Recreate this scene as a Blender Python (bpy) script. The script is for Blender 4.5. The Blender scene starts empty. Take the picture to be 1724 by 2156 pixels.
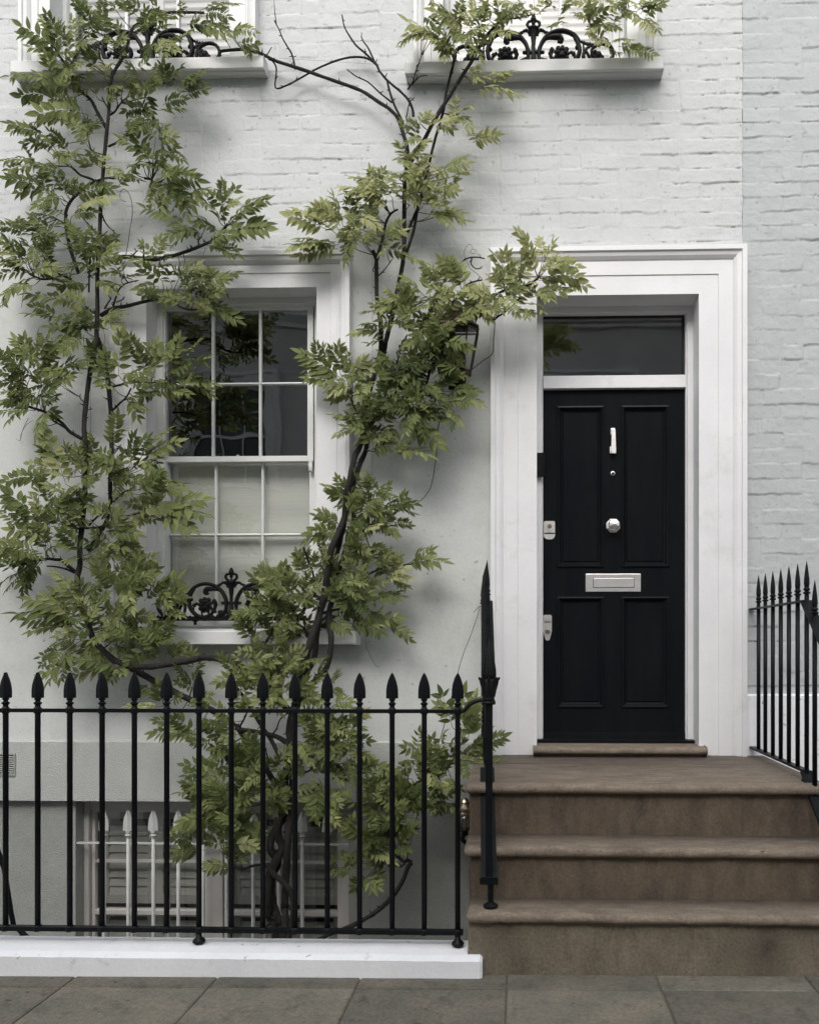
import bpy, math, random
import numpy as np
from mathutils import Vector
random.seed(7); rng = np.random.default_rng(7)
sc = bpy.context.scene
col = sc.collection
R = math.radians

# ---------------------------------------------------------------- camera
F, U0, V0, PSI, CY, CZ = 1706.0, 1049.0, 1359.0, R(1.6), -4.7, 1.35
cam_d = bpy.data.cameras.new('camera'); cam = bpy.data.objects.new('camera', cam_d); col.objects.link(cam)
cam.location = (0, CY, CZ); cam.rotation_euler = (R(90), 0, PSI)
cam_d.sensor_fit = 'HORIZONTAL'; cam_d.sensor_width = 36; cam_d.lens = 36*F/1724
cam_d.shift_x = (862-U0)/1724; cam_d.shift_y = (V0-1078)/1724
cam_d.clip_start = 0.05; cam_d.clip_end = 400
sc.camera = cam
# ---------------------------------------------------------------- light
SUN_EL, SUN_AZ = 42, 186
w = bpy.data.worlds.new('World'); sc.world = w; w.use_nodes = True
nt = w.node_tree; bg = nt.nodes['Background']
sky = nt.nodes.new('ShaderNodeTexSky'); sky.sky_type = 'NISHITA'; sky.sun_disc = False
sky.sun_elevation = R(SUN_EL); sky.sun_rotation = R(SUN_AZ); sky.dust_density = 4; sky.air_density = 1
hs = nt.nodes.new('ShaderNodeHueSaturation'); hs.inputs['Saturation'].default_value = 0.33
nt.links.new(sky.outputs[0], hs.inputs['Color']); nt.links.new(hs.outputs[0], bg.inputs['Color'])
bg.inputs['Strength'].default_value = 0.15
sl = bpy.data.lights.new('sun', 'SUN'); so = bpy.data.objects.new('sun', sl); col.objects.link(so)
sl.energy = 0.52; sl.angle = R(75); sl.color = (1.0, 0.975, 0.94)
az, el = R(SUN_AZ), R(SUN_EL)
sdir = Vector((math.sin(az)*math.cos(el), math.cos(az)*math.cos(el), math.sin(el)))
so.rotation_euler = sdir.to_track_quat('Z', 'Y').to_euler()
sc.view_settings.view_transform = 'Standard'; sc.view_settings.look = 'None'
sc.view_settings.gamma = 1; sc.view_settings.exposure = 0.80
sc.view_settings.use_curve_mapping = False

def U(u, v, y=0.0):
    """photo position (1724-wide) at depth plane y -> world X, Z"""
    a, b = (u-U0)/F, -(v-V0)/F
    dx = math.cos(PSI)*a - math.sin(PSI); dy = math.cos(PSI) + math.sin(PSI)*a
    t = (y-CY)/dy
    return t*dx, CZ + t*b
def UX(u, y=0.0, v=V0): return U(u, v, y)[0]
def UZ(v, y=0.0, u=800): return U(u, v, y)[1]
def P(u, v, y): x, z = U(u, v, y); return Vector((x, y, z))

# ---------------------------------------------------------------- helpers
WL = {}
class MB:
    def __init__(s): s.v = []; s.f = []
    def add(s, vs, fs):
        o = len(s.v); s.v += [tuple(p) for p in vs]; s.f += [tuple(i+o for i in f) for f in fs]; return s
    def box(s, x0, x1, y0, y1, z0, z1):
        return s.add([(x0,y0,z0),(x1,y0,z0),(x1,y1,z0),(x0,y1,z0),(x0,y0,z1),(x1,y0,z1),(x1,y1,z1),(x0,y1,z1)],
            [(0,3,2,1),(4,5,6,7),(0,1,5,4),(1,2,6,5),(2,3,7,6),(3,0,4,7)])
    def quad(s, a, b, c, d): return s.add([a,b,c,d], [(0,1,2,3)])
    def prism(s, pts, axis, a, b):
        """2D outline extruded along axis ('x': pts are (y,z); 'y': pts are (x,z); 'z': pts are (x,y))"""
        n = len(pts)
        mk = {'x': lambda p,t:(t,p[0],p[1]), 'y': lambda p,t:(p[0],t,p[1]), 'z': lambda p,t:(p[0],p[1],t)}[axis]
        vs = [mk(p,a) for p in pts]+[mk(p,b) for p in pts]
        fs = [tuple(range(n)), tuple(range(2*n-1, n-1, -1))]+[(i, (i+1)%n, n+(i+1)%n, n+i) for i in range(n)]
        return s.add(vs, fs)
    def lathe(s, prof, c=(0,0,0), n=12, axis='z'):
        """prof: list of (radius, height)"""
        vs = []; fs = []
        for r, h in prof:
            for k in range(n):
                t = 2*math.pi*k/n; a, b = r*math.cos(t), r*math.sin(t)
                vs.append((c[0]+a, c[1]+b, c[2]+h) if axis == 'z' else (c[0]+a, c[1]-h, c[2]+b))
        m = len(prof)
        for j in range(m-1):
            for k in range(n):
                k2 = (k+1)%n; fs.append((j*n+k, j*n+k2, (j+1)*n+k2, (j+1)*n+k))
        fs.append(tuple(range(n-1,-1,-1))); fs.append(tuple((m-1)*n+k for k in range(n)))
        return s.add(vs, fs)
    def tube(s, pts, rad, n=7, smooth=4, flat=None, wob=0.0):
        pts = [Vector(p) for p in pts]
        if not hasattr(rad, '__len__'): rad = [rad]*len(pts)
        if smooth > 1 and len(pts) > 2:
            q = []; rr = []
            for i in range(len(pts)-1):
                p0 = pts[max(i-1,0)]; p1 = pts[i]; p2 = pts[i+1]; p3 = pts[min(i+2,len(pts)-1)]
                for k in range(smooth):
                    t = k/smooth
                    q.append(0.5*((2*p1)+(p2-p0)*t+(2*p0-5*p1+4*p2-p3)*t*t+(3*p1-p0-3*p2+p3)*t**3))
                    rr.append(rad[i]*(1-t)+rad[i+1]*t)
            q.append(pts[-1]); rr.append(rad[-1]); pts, rad = q, rr
        m = len(pts); vs = []; up = None
        for i in range(m):
            t = (pts[min(i+1,m-1)]-pts[max(i-1,0)])
            if t.length < 1e-9: t = Vector((0,0,1))
            t.normalize()
            if up is None: up = Vector((0,1,0)) if abs(t.y) < .9 else Vector((1,0,0))
            a = t.cross(up); a.normalize(); b = a.cross(t); b.normalize(); up = b
            for k in range(n):
                th = 2*math.pi*k/n
                r = rad[i]*(1+(random.uniform(-wob,wob) if wob else 0))
                vs.append(pts[i]+a*math.cos(th)*r+b*math.sin(th)*(r*(flat or 1)))
        fs = []
        for i in range(m-1):
            for k in range(n):
                k2 = (k+1)%n; fs.append((i*n+k, i*n+k2, (i+1)*n+k2, (i+1)*n+k))
        fs.append(tuple(range(n-1,-1,-1))); fs.append(tuple((m-1)*n+k for k in range(n)))
        return s.add(vs, fs)
    def ball(s, c, r, n=8, sy=1.0, sz=1.0):
        pr = []
        for i in range(n//2+1):
            t = -math.pi/2+math.pi*i/(n//2); pr.append((max(r*math.cos(t), 1e-5), r*sz*math.sin(t)))
        m0 = len(s.v); s.lathe(pr, c, n)
        for i in range(m0, len(s.v)):
            x,y,z = s.v[i]; s.v[i] = (x, c[1]+(y-c[1])*sy, z)
        return s
    def frame(s, x0, x1, z0, z1, prof, bottom=False):
        """architrave: prof = [(inset, y)], swept up the left side, over the top, down the right (mitred)"""
        rows = []
        for d, y in prof:
            rows.append([(x0+d,y,z0+(d if bottom else 0)),(x0+d,y,z1-d),(x1-d,y,z1-d),(x1-d,y,z0+(d if bottom else 0))])
        for a, b in zip(rows[:-1], rows[1:]):
            for k in range(4 if bottom else 3):
                k2 = (k+1)%4; s.quad(a[k], b[k], b[k2], a[k2])
        return s
    def build(s, name, m, parent=None, origin=None, smooth=False, bevel=0, bseg=2):
        me = bpy.data.meshes.new(name)
        pw = WL[parent.name] if parent else Vector((0,0,0))
        o = Vector(origin) if origin is not None else Vector(pw)
        me.from_pydata([tuple(Vector(p)-o) for p in s.v], [], s.f); me.update()
        if smooth: me.polygons.foreach_set('use_smooth', [True]*len(me.polygons))
        me.materials.append(m)
        ob = bpy.data.objects.new(name, me); col.objects.link(ob)
        ob.location = o-pw
        if parent: ob.parent = parent
        WL[ob.name] = o
        if bevel:
            b = ob.modifiers.new('bevel', 'BEVEL'); b.width = bevel; b.segments = bseg; b.limit_method = 'ANGLE'; b.angle_limit = R(35)
        if smooth == 'auto':
            pass
        return ob
def thing(name, label, cat, loc=(0,0,0), group=None):
    o = bpy.data.objects.new(name, None); col.objects.link(o); o.location = loc; o.empty_display_size = .1
    o['label'] = label; o['category'] = cat
    if group: o['group'] = group
    WL[o.name] = Vector(loc); return o
def tag(o, label, cat, group=None):
    o['label'] = label; o['category'] = cat
    if group: o['group'] = group
    return o
def structure(o): o['kind'] = 'structure'; return o
def copy_part(o, parent, loc):
    c = o.copy(); col.objects.link(c); c.parent = parent; c.location = loc
    for ch in o.children:
        d = ch.copy(); col.objects.link(d); d.parent = c
    return c

# ---------------------------------------------------------------- materials
def mat(name, c1, c2=None, scale=6, rough=.6, bump=0, bscale=60, metal=0, spec=.5, detail=8, stretch=None, c3=None, s3=1.5, t3=(.55,.75), bdist=.01, coat=0, grain=0, gscale=260, specks=None, sscale=55):
    m = bpy.data.materials.new(name); m.use_nodes = True; n = m.node_tree.nodes; l = m.node_tree.links
    b = n['Principled BSDF']; b.inputs['Roughness'].default_value = rough; b.inputs['Metallic'].default_value = metal
    b.inputs['Specular IOR Level'].default_value = spec; b.inputs['Coat Weight'].default_value = coat
    b.inputs['Base Color'].default_value = (*c1, 1)
    tc = n.new('ShaderNodeTexCoord'); src = tc.outputs['Object']
    if stretch:
        mp = n.new('ShaderNodeMapping'); mp.inputs['Scale'].default_value = stretch; l.new(src, mp.inputs[0]); src = mp.outputs[0]
    if c2:
        t = n.new('ShaderNodeTexNoise'); t.inputs['Scale'].default_value = scale; t.inputs['Detail'].default_value = detail; t.inputs['Roughness'].default_value = .62
        l.new(src, t.inputs['Vector'])
        r = n.new('ShaderNodeValToRGB'); r.color_ramp.elements[0].position = .35; r.color_ramp.elements[1].position = .68
        r.color_ramp.elements[0].color = (*c1,1); r.color_ramp.elements[1].color = (*c2,1)
        l.new(t.outputs['Fac'], r.inputs[0]); out = r.outputs[0]
        if c3:
            t2 = n.new('ShaderNodeTexNoise'); t2.inputs['Scale'].default_value = s3; t2.inputs['Detail'].default_value = 10; t2.inputs['Roughness'].default_value = .7
            l.new(src, t2.inputs['Vector'])
            mr = n.new('ShaderNodeMapRange'); mr.inputs[1].default_value = t3[0]; mr.inputs[2].default_value = t3[1]; mr.clamp = True
            l.new(t2.outputs['Fac'], mr.inputs[0])
            mx = n.new('ShaderNodeMix'); mx.data_type = 'RGBA'; mx.inputs[7].default_value = (*c3,1)
            l.new(mr.outputs[0], mx.inputs[0]); l.new(out, mx.inputs[6]); out = mx.outputs[2]
        if specks:
            t4 = n.new('ShaderNodeTexNoise'); t4.inputs['Scale'].default_value = sscale; t4.inputs['Detail'].default_value = 2; l.new(src, t4.inputs['Vector'])
            m4 = n.new('ShaderNodeMapRange'); m4.inputs[1].default_value = .70; m4.inputs[2].default_value = .76; l.new(t4.outputs['Fac'], m4.inputs[0])
            x4 = n.new('ShaderNodeMix'); x4.data_type = 'RGBA'; x4.inputs[7].default_value = (*specks,1); l.new(m4.outputs[0], x4.inputs[0]); l.new(out, x4.inputs[6]); out = x4.outputs[2]
        if grain:
            t5 = n.new('ShaderNodeTexNoise'); t5.inputs['Scale'].default_value = gscale; t5.inputs['Detail'].default_value = 4; t5.inputs['Roughness'].default_value = .8; l.new(tc.outputs['Object'], t5.inputs['Vector'])
            m5 = n.new('ShaderNodeMapRange'); m5.inputs[1].default_value = .3; m5.inputs[2].default_value = .7; m5.inputs[3].default_value = 1-grain; m5.inputs[4].default_value = 1+grain; l.new(t5.outputs['Fac'], m5.inputs[0])
            h5 = n.new('ShaderNodeHueSaturation'); l.new(out, h5.inputs['Color']); l.new(m5.outputs[0], h5.inputs['Value']); out = h5.outputs[0]
        l.new(out, b.inputs['Base Color'])
    if bump:
        t = n.new('ShaderNodeTexNoise'); t.inputs['Scale'].default_value = bscale; t.inputs['Detail'].default_value = 6
        l.new(src, t.inputs['Vector'])
        bp = n.new('ShaderNodeBump'); bp.inputs['Strength'].default_value = bump; bp.inputs['Distance'].default_value = bdist
        l.new(t.outputs['Fac'], bp.inputs['Height']); l.new(bp.outputs[0], b.inputs['Normal'])
    return m
def dirty_paint(name, c1, c2, dirt, rough=.75):
    """painted masonry: mottled paint plus grime held in the cracks (vertex attribute 'dirt')"""
    m = mat(name, c1, c2, scale=3.0, rough=rough, bump=.35, bscale=90, bdist=.006)
    n = m.node_tree.nodes; l = m.node_tree.links; b = n['Principled BSDF']
    old = b.inputs['Base Color'].links[0].from_socket
    at = n.new('ShaderNodeAttribute'); at.attribute_name = 'dirt'
    mx = n.new('ShaderNodeMix'); mx.data_type = 'RGBA'; mx.inputs[7].default_value = (*dirt,1)
    l.new(at.outputs['Fac'], mx.inputs[0]); l.new(old, mx.inputs[6]); l.new(mx.outputs[2], b.inputs['Base Color'])
    return m
M = {}
M['brick'] = dirty_paint('painted_brick', (.515,.532,.532), (.57,.583,.583), (.16,.155,.14))
M['brick2'] = dirty_paint('painted_brick_blue', (.425,.447,.452), (.465,.487,.492), (.16,.155,.14))
M['stucco'] = mat('stucco', (.56,.575,.56), (.61,.625,.61), scale=2.2, rough=.8, bump=.3, bscale=70, bdist=.006, c3=(.45,.46,.43), s3=1.6, t3=(.50,.75), grain=.05, gscale=55, specks=(.36,.36,.33), sscale=28)
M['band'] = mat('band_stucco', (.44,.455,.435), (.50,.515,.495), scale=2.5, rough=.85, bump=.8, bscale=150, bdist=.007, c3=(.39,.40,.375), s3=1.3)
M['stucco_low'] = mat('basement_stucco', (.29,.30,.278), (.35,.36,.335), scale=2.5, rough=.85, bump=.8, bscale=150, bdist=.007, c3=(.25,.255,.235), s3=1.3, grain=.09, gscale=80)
M['white'] = mat('white_trim', (.71,.71,.72), (.77,.77,.78), scale=3, rough=.45, bump=.22, bscale=35, bdist=.004, c3=(.60,.595,.58), s3=3.5, t3=(.56,.75), grain=.03, gscale=90)
M['white_old'] = mat('weathered_white_trim', (.66,.67,.66), (.74,.75,.74), scale=2, rough=.5, bump=.15, bscale=40, bdist=.004, c3=(.56,.56,.53), s3=2.5, t3=(.5,.8))
M['sill'] = mat('sill_paint', (.66,.67,.66), (.75,.75,.745), scale=4, rough=.6, bump=.3, bscale=60, bdist=.004, c3=(.33,.32,.29), s3=9, t3=(.66,.82))
M['plinth'] = mat('plinth_paint', (.74,.75,.775), (.82,.83,.85), scale=3, rough=.6, bump=.4, bscale=45, bdist=.005, c3=(.42,.40,.37), s3=9, t3=(.60,.80), grain=.04, gscale=80, specks=(.35,.33,.30), sscale=22)
M['shutter'] = mat('shutter_paint', (.36,.365,.36), (.41,.415,.41), scale=5, rough=.6)
M['shutter_low'] = mat('basement_shutter_paint', (.48,.46,.43), (.54,.515,.49), scale=5, rough=.6)
M['blind'] = mat('blind_fabric', (.74,.73,.69), (.78,.77,.73), scale=3, rough=.9, bump=.2, bscale=8, stretch=(1,1,14), bdist=.01)
M['black_door'] = mat('black_door_paint', (.006,.007,.009), (.009,.010,.011), scale=3, rough=.26, bump=.12, bscale=30, spec=.10, stretch=(6,6,1), bdist=.003)
M['iron'] = mat('black_iron', (.004,.005,.006), (.007,.008,.010), scale=25, rough=.42, bump=.25, bscale=120, bdist=.002, spec=.16)
M['iron_old'] = mat('cast_iron', (.006,.007,.008), (.011,.011,.011), scale=20, rough=.5, bump=.5, bscale=150, bdist=.003, spec=.18)
M['bar_white'] = mat('white_bar_paint', (.46,.47,.45), (.54,.55,.53), scale=12, rough=.6)
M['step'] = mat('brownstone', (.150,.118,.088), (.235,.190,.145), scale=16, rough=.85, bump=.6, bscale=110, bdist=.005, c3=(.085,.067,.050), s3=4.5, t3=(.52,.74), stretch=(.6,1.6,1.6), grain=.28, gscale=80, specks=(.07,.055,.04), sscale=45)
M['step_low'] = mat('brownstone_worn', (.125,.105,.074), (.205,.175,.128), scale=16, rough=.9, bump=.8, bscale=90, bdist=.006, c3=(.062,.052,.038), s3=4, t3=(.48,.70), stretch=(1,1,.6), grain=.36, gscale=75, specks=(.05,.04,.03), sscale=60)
M['riser'] = mat('brownstone_riser', (.080,.060,.042), (.135,.103,.072), scale=13, rough=.9, bump=.6, bscale=90, bdist=.005, c3=(.048,.038,.029), s3=5, t3=(.50,.70), stretch=(1,1,.45), grain=.30, gscale=75)  # darker than the treads: dirt plus shading put into the colour
M['chrome'] = mat('polished_nickel', (.90,.875,.84), (.97,.95,.93), scale=14, rough=.36, metal=1, bump=.35, bscale=9, bdist=.012)
M['brass'] = mat('aged_brass', (.42,.34,.25), (.6,.52,.42), scale=30, rough=.3, metal=1)
M['bronze'] = mat('bronze', (.035,.026,.020), (.075,.052,.038), scale=40, rough=.4, metal=.8)
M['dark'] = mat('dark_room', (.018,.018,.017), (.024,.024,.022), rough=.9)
M['void'] = mat('keyhole_black', (.01,.01,.01), rough=.8)
M['bulb'] = mat('bulb_glass', (.75,.75,.72), rough=.08, spec=.8)
M['bulb_cap'] = mat('bulb_cap', (.25,.14,.07), rough=.4, metal=.6)
M['twine'] = mat('garden_wire', (.03,.028,.024), rough=.8)
M['concrete'] = mat('area_floor', (.16,.155,.14), (.22,.21,.19), scale=5, rough=.9, bump=.4)
M['opp'] = mat('opposite_render', (.50,.49,.47), (.60,.585,.56), scale=1.6, rough=.9)
M['opp_dark'] = mat('opposite_glass', (.02,.022,.024), rough=.2)
M['asphalt'] = mat('asphalt', (.045,.045,.045), (.065,.064,.062), scale=30, rough=.9, bump=.5, bscale=150)

def glass(name, tint, boost, wave=.005):
    m = bpy.data.materials.new(name); m.use_nodes = True; n = m.node_tree.nodes; l = m.node_tree.links
    for x in list(n):
        if x.type != 'OUTPUT_MATERIAL': n.remove(x)
    out = [x for x in n if x.type == 'OUTPUT_MATERIAL'][0]
    fr = n.new('ShaderNodeFresnel'); ge = n.new('ShaderNodeNewGeometry'); io = n.new('ShaderNodeMath'); io.operation = 'MULTIPLY_ADD'; io.inputs[1].default_value = -.8333; io.inputs[2].default_value = 1.5
    l.new(ge.outputs['Backfacing'], io.inputs[0]); l.new(io.outputs[0], fr.inputs['IOR'])
    mu = n.new('ShaderNodeMath'); mu.operation = 'MULTIPLY'; mu.inputs[1].default_value = boost; mu.use_clamp = True
    tr = n.new('ShaderNodeBsdfTransparent'); tr.inputs[0].default_value = (*tint,1)
    gl = n.new('ShaderNodeBsdfGlossy'); gl.inputs['Roughness'].default_value = .015
    tc = n.new('ShaderNodeTexCoord'); ns = n.new('ShaderNodeTexNoise'); ns.inputs['Scale'].default_value = 3.5; ns.inputs['Detail'].default_value = 1
    bp = n.new('ShaderNodeBump'); bp.inputs['Strength'].default_value = .25; bp.inputs['Distance'].default_value = wave
    l.new(tc.outputs['Object'], ns.inputs['Vector']); l.new(ns.outputs['Fac'], bp.inputs['Height']); l.new(bp.outputs[0], gl.inputs['Normal'])
    mx = n.new('ShaderNodeMixShader')
    l.new(fr.outputs[0], mu.inputs[0]); l.new(mu.outputs[0], mx.inputs[0]); l.new(tr.outputs[0], mx.inputs[1]); l.new(gl.outputs[0], mx.inputs[2]); l.new(mx.outputs[0], out.inputs[0])
    return m
M['glass'] = glass('window_glass', (.90,.92,.90), 5.0)
M['up_glass'] = glass('upper_window_glass', (.85,.87,.86), 1.6, .004)
M['fan_glass'] = glass('fanlight_glass', (.9,.92,.9), 5.0, .0015)
M['lamp_glass'] = glass('lantern_glass', (.75,.76,.76), 1.5)

def pavement_mat():
    m = mat('york_stone', (.108,.106,.082), (.172,.150,.118), scale=5, rough=.88, bump=.7, bscale=70, bdist=.006, c3=(.068,.060,.047), s3=9, t3=(.54,.70), grain=.32, gscale=60, specks=(.045,.04,.033), sscale=24)
    n = m.node_tree.nodes; l = m.node_tree.links; b = n['Principled BSDF']
    old = b.inputs['Base Color'].links[0].from_socket
    at = n.new('ShaderNodeAttribute'); at.attribute_name = 'slab'
    mp = n.new('ShaderNodeMapRange'); mp.inputs[3].default_value = .78; mp.inputs[4].default_value = 1.2; l.new(at.outputs['Fac'], mp.inputs[0])
    h = n.new('ShaderNodeHueSaturation'); l.new(old, h.inputs['Color']); l.new(mp.outputs[0], h.inputs['Value']); l.new(h.outputs[0], b.inputs['Base Color'])
    return m
M['pave'] = pavement_mat()
M['joint'] = mat('slab_joint', (.085,.07,.055), (.13,.108,.086), scale=30, rough=.95)

def leaf_mat():
    m = bpy.data.materials.new('wisteria_leaf'); m.use_nodes = True; n = m.node_tree.nodes; l = m.node_tree.links
    b = n['Principled BSDF']; out = [x for x in n if x.type == 'OUTPUT_MATERIAL'][0]
    at = n.new('ShaderNodeAttribute'); at.attribute_name = 'tint'
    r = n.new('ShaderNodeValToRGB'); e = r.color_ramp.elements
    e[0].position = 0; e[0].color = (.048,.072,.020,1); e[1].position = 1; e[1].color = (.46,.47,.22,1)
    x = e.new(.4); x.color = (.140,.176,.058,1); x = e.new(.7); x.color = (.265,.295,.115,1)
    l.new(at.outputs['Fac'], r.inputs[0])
    uv = n.new('ShaderNodeUVMap'); uv.uv_map = 'UVMap'; sp = n.new('ShaderNodeSeparateXYZ'); l.new(uv.outputs[0], sp.inputs[0])
    ab = n.new('ShaderNodeMath'); ab.operation = 'ABSOLUTE'; l.new(sp.outputs[1], ab.inputs[0])
    # side veins: |v| and u combined
    ml = n.new('ShaderNodeMath'); ml.operation = 'MULTIPLY_ADD'; ml.inputs[1].default_value = -.35; l.new(ab.outputs[0], ml.inputs[0]); l.new(sp.outputs[0], ml.inputs[2])
    sn = n.new('ShaderNodeMath'); sn.operation = 'MULTIPLY'; sn.inputs[1].default_value = 52; l.new(ml.outputs[0], sn.inputs[0])
    s2 = n.new('ShaderNodeMath'); s2.operation = 'SINE'; l.new(sn.outputs[0], s2.inputs[0])
    mid = n.new('ShaderNodeMapRange'); mid.inputs[1].default_value = 0; mid.inputs[2].default_value = .16; mid.inputs[3].default_value = 1; mid.inputs[4].default_value = 0; l.new(ab.outputs[0], mid.inputs[0])
    mx = n.new('ShaderNodeMix'); mx.data_type = 'RGBA'; mx.inputs[7].default_value = (.30,.33,.14,1)
    mm = n.new('ShaderNodeMath'); mm.operation = 'MULTIPLY'; mm.inputs[1].default_value = .45; l.new(mid.outputs[0], mm.inputs[0])
    l.new(mm.outputs[0], mx.inputs[0]); l.new(r.outputs[0], mx.inputs[6]); l.new(mx.outputs[2], b.inputs['Base Color'])
    bp = n.new('ShaderNodeBump'); bp.inputs['Strength'].default_value = .35; bp.inputs['Distance'].default_value = .002; l.new(s2.outputs[0], bp.inputs['Height']); l.new(bp.outputs[0], b.inputs['Normal'])
    b.inputs['Roughness'].default_value = .55; b.inputs['Specular IOR Level'].default_value = .22
    t = n.new('ShaderNodeBsdfTranslucent'); l.new(mx.outputs[2], t.inputs[0])
    ms = n.new('ShaderNodeMixShader'); ms.inputs[0].default_value = .38
    l.new(b.outputs[0], ms.inputs[1]); l.new(t.outputs[0], ms.inputs[2]); l.new(ms.outputs[0], out.inputs[0])
    return m
M['leaf'] = leaf_mat()
M['bark'] = mat('wisteria_bark', (.009,.008,.007), (.024,.020,.017), scale=45, rough=.9, bump=.9, bscale=80, bdist=.006, stretch=(1,1,.35), c3=(.085,.08,.066), s3=38, t3=(.70,.82))
M['twig'] = mat('wisteria_twig', (.05,.042,.025), (.09,.085,.04), scale=30, rough=.8)
# ================================================================ SETTING
def wall_cells(mb, x0, x1, z0, z1, holes, y, yb=None):
    xs = sorted({x0,x1,*[h[0] for h in holes],*[h[1] for h in holes]}); zs = sorted({z0,z1,*[h[2] for h in holes],*[h[3] for h in holes]})
    xs = [x for x in xs if x0 <= x <= x1]; zs = [z for z in zs if z0 <= z <= z1]
    for a, b in zip(xs[:-1], xs[1:]):
        for c, d in zip(zs[:-1], zs[1:]):
            mx, mz = (a+b)/2, (c+d)/2
            if any(h[0] < mx < h[1] and h[2] < mz < h[3] for h in holes): continue
            mb.quad((a,y,c),(b,y,c),(b,y,d),(a,y,d))
            if yb is not None: mb.quad((a,yb,c),(a,yb,d),(b,yb,d),(b,yb,c))
    return mb
def vnoise(x, z, s, seed):
    g = np.random.default_rng(seed).random((256,256))
    u, v = x/s+97.3, z/s+61.7
    i, j = np.floor(u).astype(int), np.floor(v).astype(int); fu, fv = u-i, v-j
    fu = fu*fu*(3-2*fu); fv = fv*fv*(3-2*fv)
    a = g[i%256, j%256]; b = g[(i+1)%256, j%256]; c = g[i%256, (j+1)%256]; d = g[(i+1)%256, (j+1)%256]
    return (a*(1-fu)+b*fu)*(1-fv)+(c*(1-fu)+d*fu)*fv
def fbm(x, z, s, seed, o=3):
    t = 0; a = 1; n = 0
    for k in range(o): t = t+a*vnoise(x, z, s/2**k, seed+k*11); n += a; a *= .5
    return t/n
def brick_sheet(name, x0, x1, z0, z1, holes, m, parent, seed, step=.0062, y0=0.0, rug=None):
    nx, nz = int((x1-x0)/step)+1, int((z1-z0)/step)+1
    X, Z = np.meshgrid(np.linspace(x0,x1,nx), np.linspace(z0,z1,nz), indexing='ij')
    C = .0855
    zz = Z+(fbm(X,Z,.6,seed,3)-.5)*.018+(fbm(X,Z,.07,seed+5,2)-.5)*.013+(fbm(X,Z,.02,seed+6,2)-.5)*.007
    row = np.floor(zz/C).astype(int); fz = zz/C-row
    r2 = np.random.default_rng(seed+99)
    ro = r2.random(600); pat = r2.random((600,))
    # stretcher / header lengths mixed in a bond of 0.36 m
    xx = X+(fbm(X,Z,.05,seed+8,2)-.5)*.014+ro[row%600]*.02+np.where(row%2==0, 0, .115)
    per = .348; q = np.floor(xx/per).astype(int); fx = xx-q*per
    hd = fx > .232; bx0 = np.where(hd, .232, 0.); bw = np.where(hd, .116, .232)
    bi = (q*2+hd.astype(int))
    dxj = np.minimum(fx-bx0, bx0+bw-fx); dzb = fz*C; dzt = (1-fz)*C
    key = ((bi*7349+row*9151)%4096)
    hgt = r2.random(4096)[key]; tl = r2.random(4096)[(key*3+1)%4096]-.5; tz = r2.random(4096)[(key*5+2)%4096]-.3
    open_ = np.clip((fbm(X,Z,.12,seed+20,3)-.47)*6, 0, 1)*np.clip((fbm(X,Z*.4,.5,seed+25,2)-.25)*2.5,.15,1)          # how far the joint is left open by the paint
    rg = fbm(X,Z,1.1,seed+31,2) if rug is None else rug(X,Z)
    wd = .0030+.0028*fbm(X,Z,.09,seed+3,2)
    jh = np.exp(-(dzb/wd)**2)+.35*np.exp(-(dzt/.007)**2)
    jv = np.exp(-(dxj/.0040)**2)*.9*np.clip((fbm(X,Z,.13,seed+22,2)-.4)*5,0,1)
    j = np.clip(np.maximum(jh*(.16+.84*open_), jv), 0, 1)
    rel = -.0052*j*(.25+.75*rg)+(.0040*(hgt-.5)+.0018*tz*(fz-.5)*-2+.0025*tl*np.clip(dxj/.05,0,1))*(.3+1.1*rg)
    rel += .0028*(fbm(X,Z,.035,seed+40,3)-.5)*(.5+rg)+.0011*(fbm(X,Z,.009,seed+50,2)-.5)
    rel += .0014*np.exp(-((dzb-.009)/.005)**2)*open_*rg                # paint lip hanging over the open joint
    dirt = np.clip(np.exp(-(dzb/.0032)**2)*np.clip((open_-.35)*1.8,0,1)*(.45+.65*rg), 0, 1)*np.clip((fbm(X,Z,.05,seed+60,2)-.25)*3,0,1)
    dirt = np.clip(dirt+np.clip((fbm(X,Z,.022,seed+70,2)-.80)*5,0,.5), 0, 1)
    Y = y0-rel
    vid = np.arange(nx*nz).reshape(nx,nz)
    f = np.stack([vid[:-1,:-1], vid[1:,:-1], vid[1:,1:], vid[:-1,1:]], -1).reshape(-1,4)
    cx = ((X[:-1,:-1]+X[1:,1:])/2).ravel(); cz = ((Z[:-1,:-1]+Z[1:,1:])/2).ravel()
    keep = np.ones(len(f), bool)
    for h in holes: keep &= ~((cx>h[0])&(cx<h[1])&(cz>h[2])&(cz<h[3]))
    f = f[keep]
    me = bpy.data.meshes.new(name); V = np.stack([X,Y,Z],-1).reshape(-1,3)
    me.vertices.add(len(V)); me.vertices.foreach_set('co', V.astype(np.float32).ravel())
    me.loops.add(len(f)*4); me.loops.foreach_set('vertex_index', f.astype(np.int32).ravel())
    me.polygons.add(len(f)); me.polygons.foreach_set('loop_start', np.arange(0,len(f)*4,4,dtype=np.int32)); me.polygons.foreach_set('loop_total', np.full(len(f),4,dtype=np.int32))
    me.update(calc_edges=True); me.validate()
    me.polygons.foreach_set('use_smooth', np.ones(len(me.polygons),bool))
    a = me.attributes.new('dirt','FLOAT','POINT'); a.data.foreach_set('value', dirt.astype(np.float32).ravel())
    me.materials.append(m); ob = bpy.data.objects.new(name, me); col.objects.link(ob); ob.parent = parent; WL[ob.name] = Vector((0,0,0))
    ob.location = -WL[parent.name]
    return ob

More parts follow.
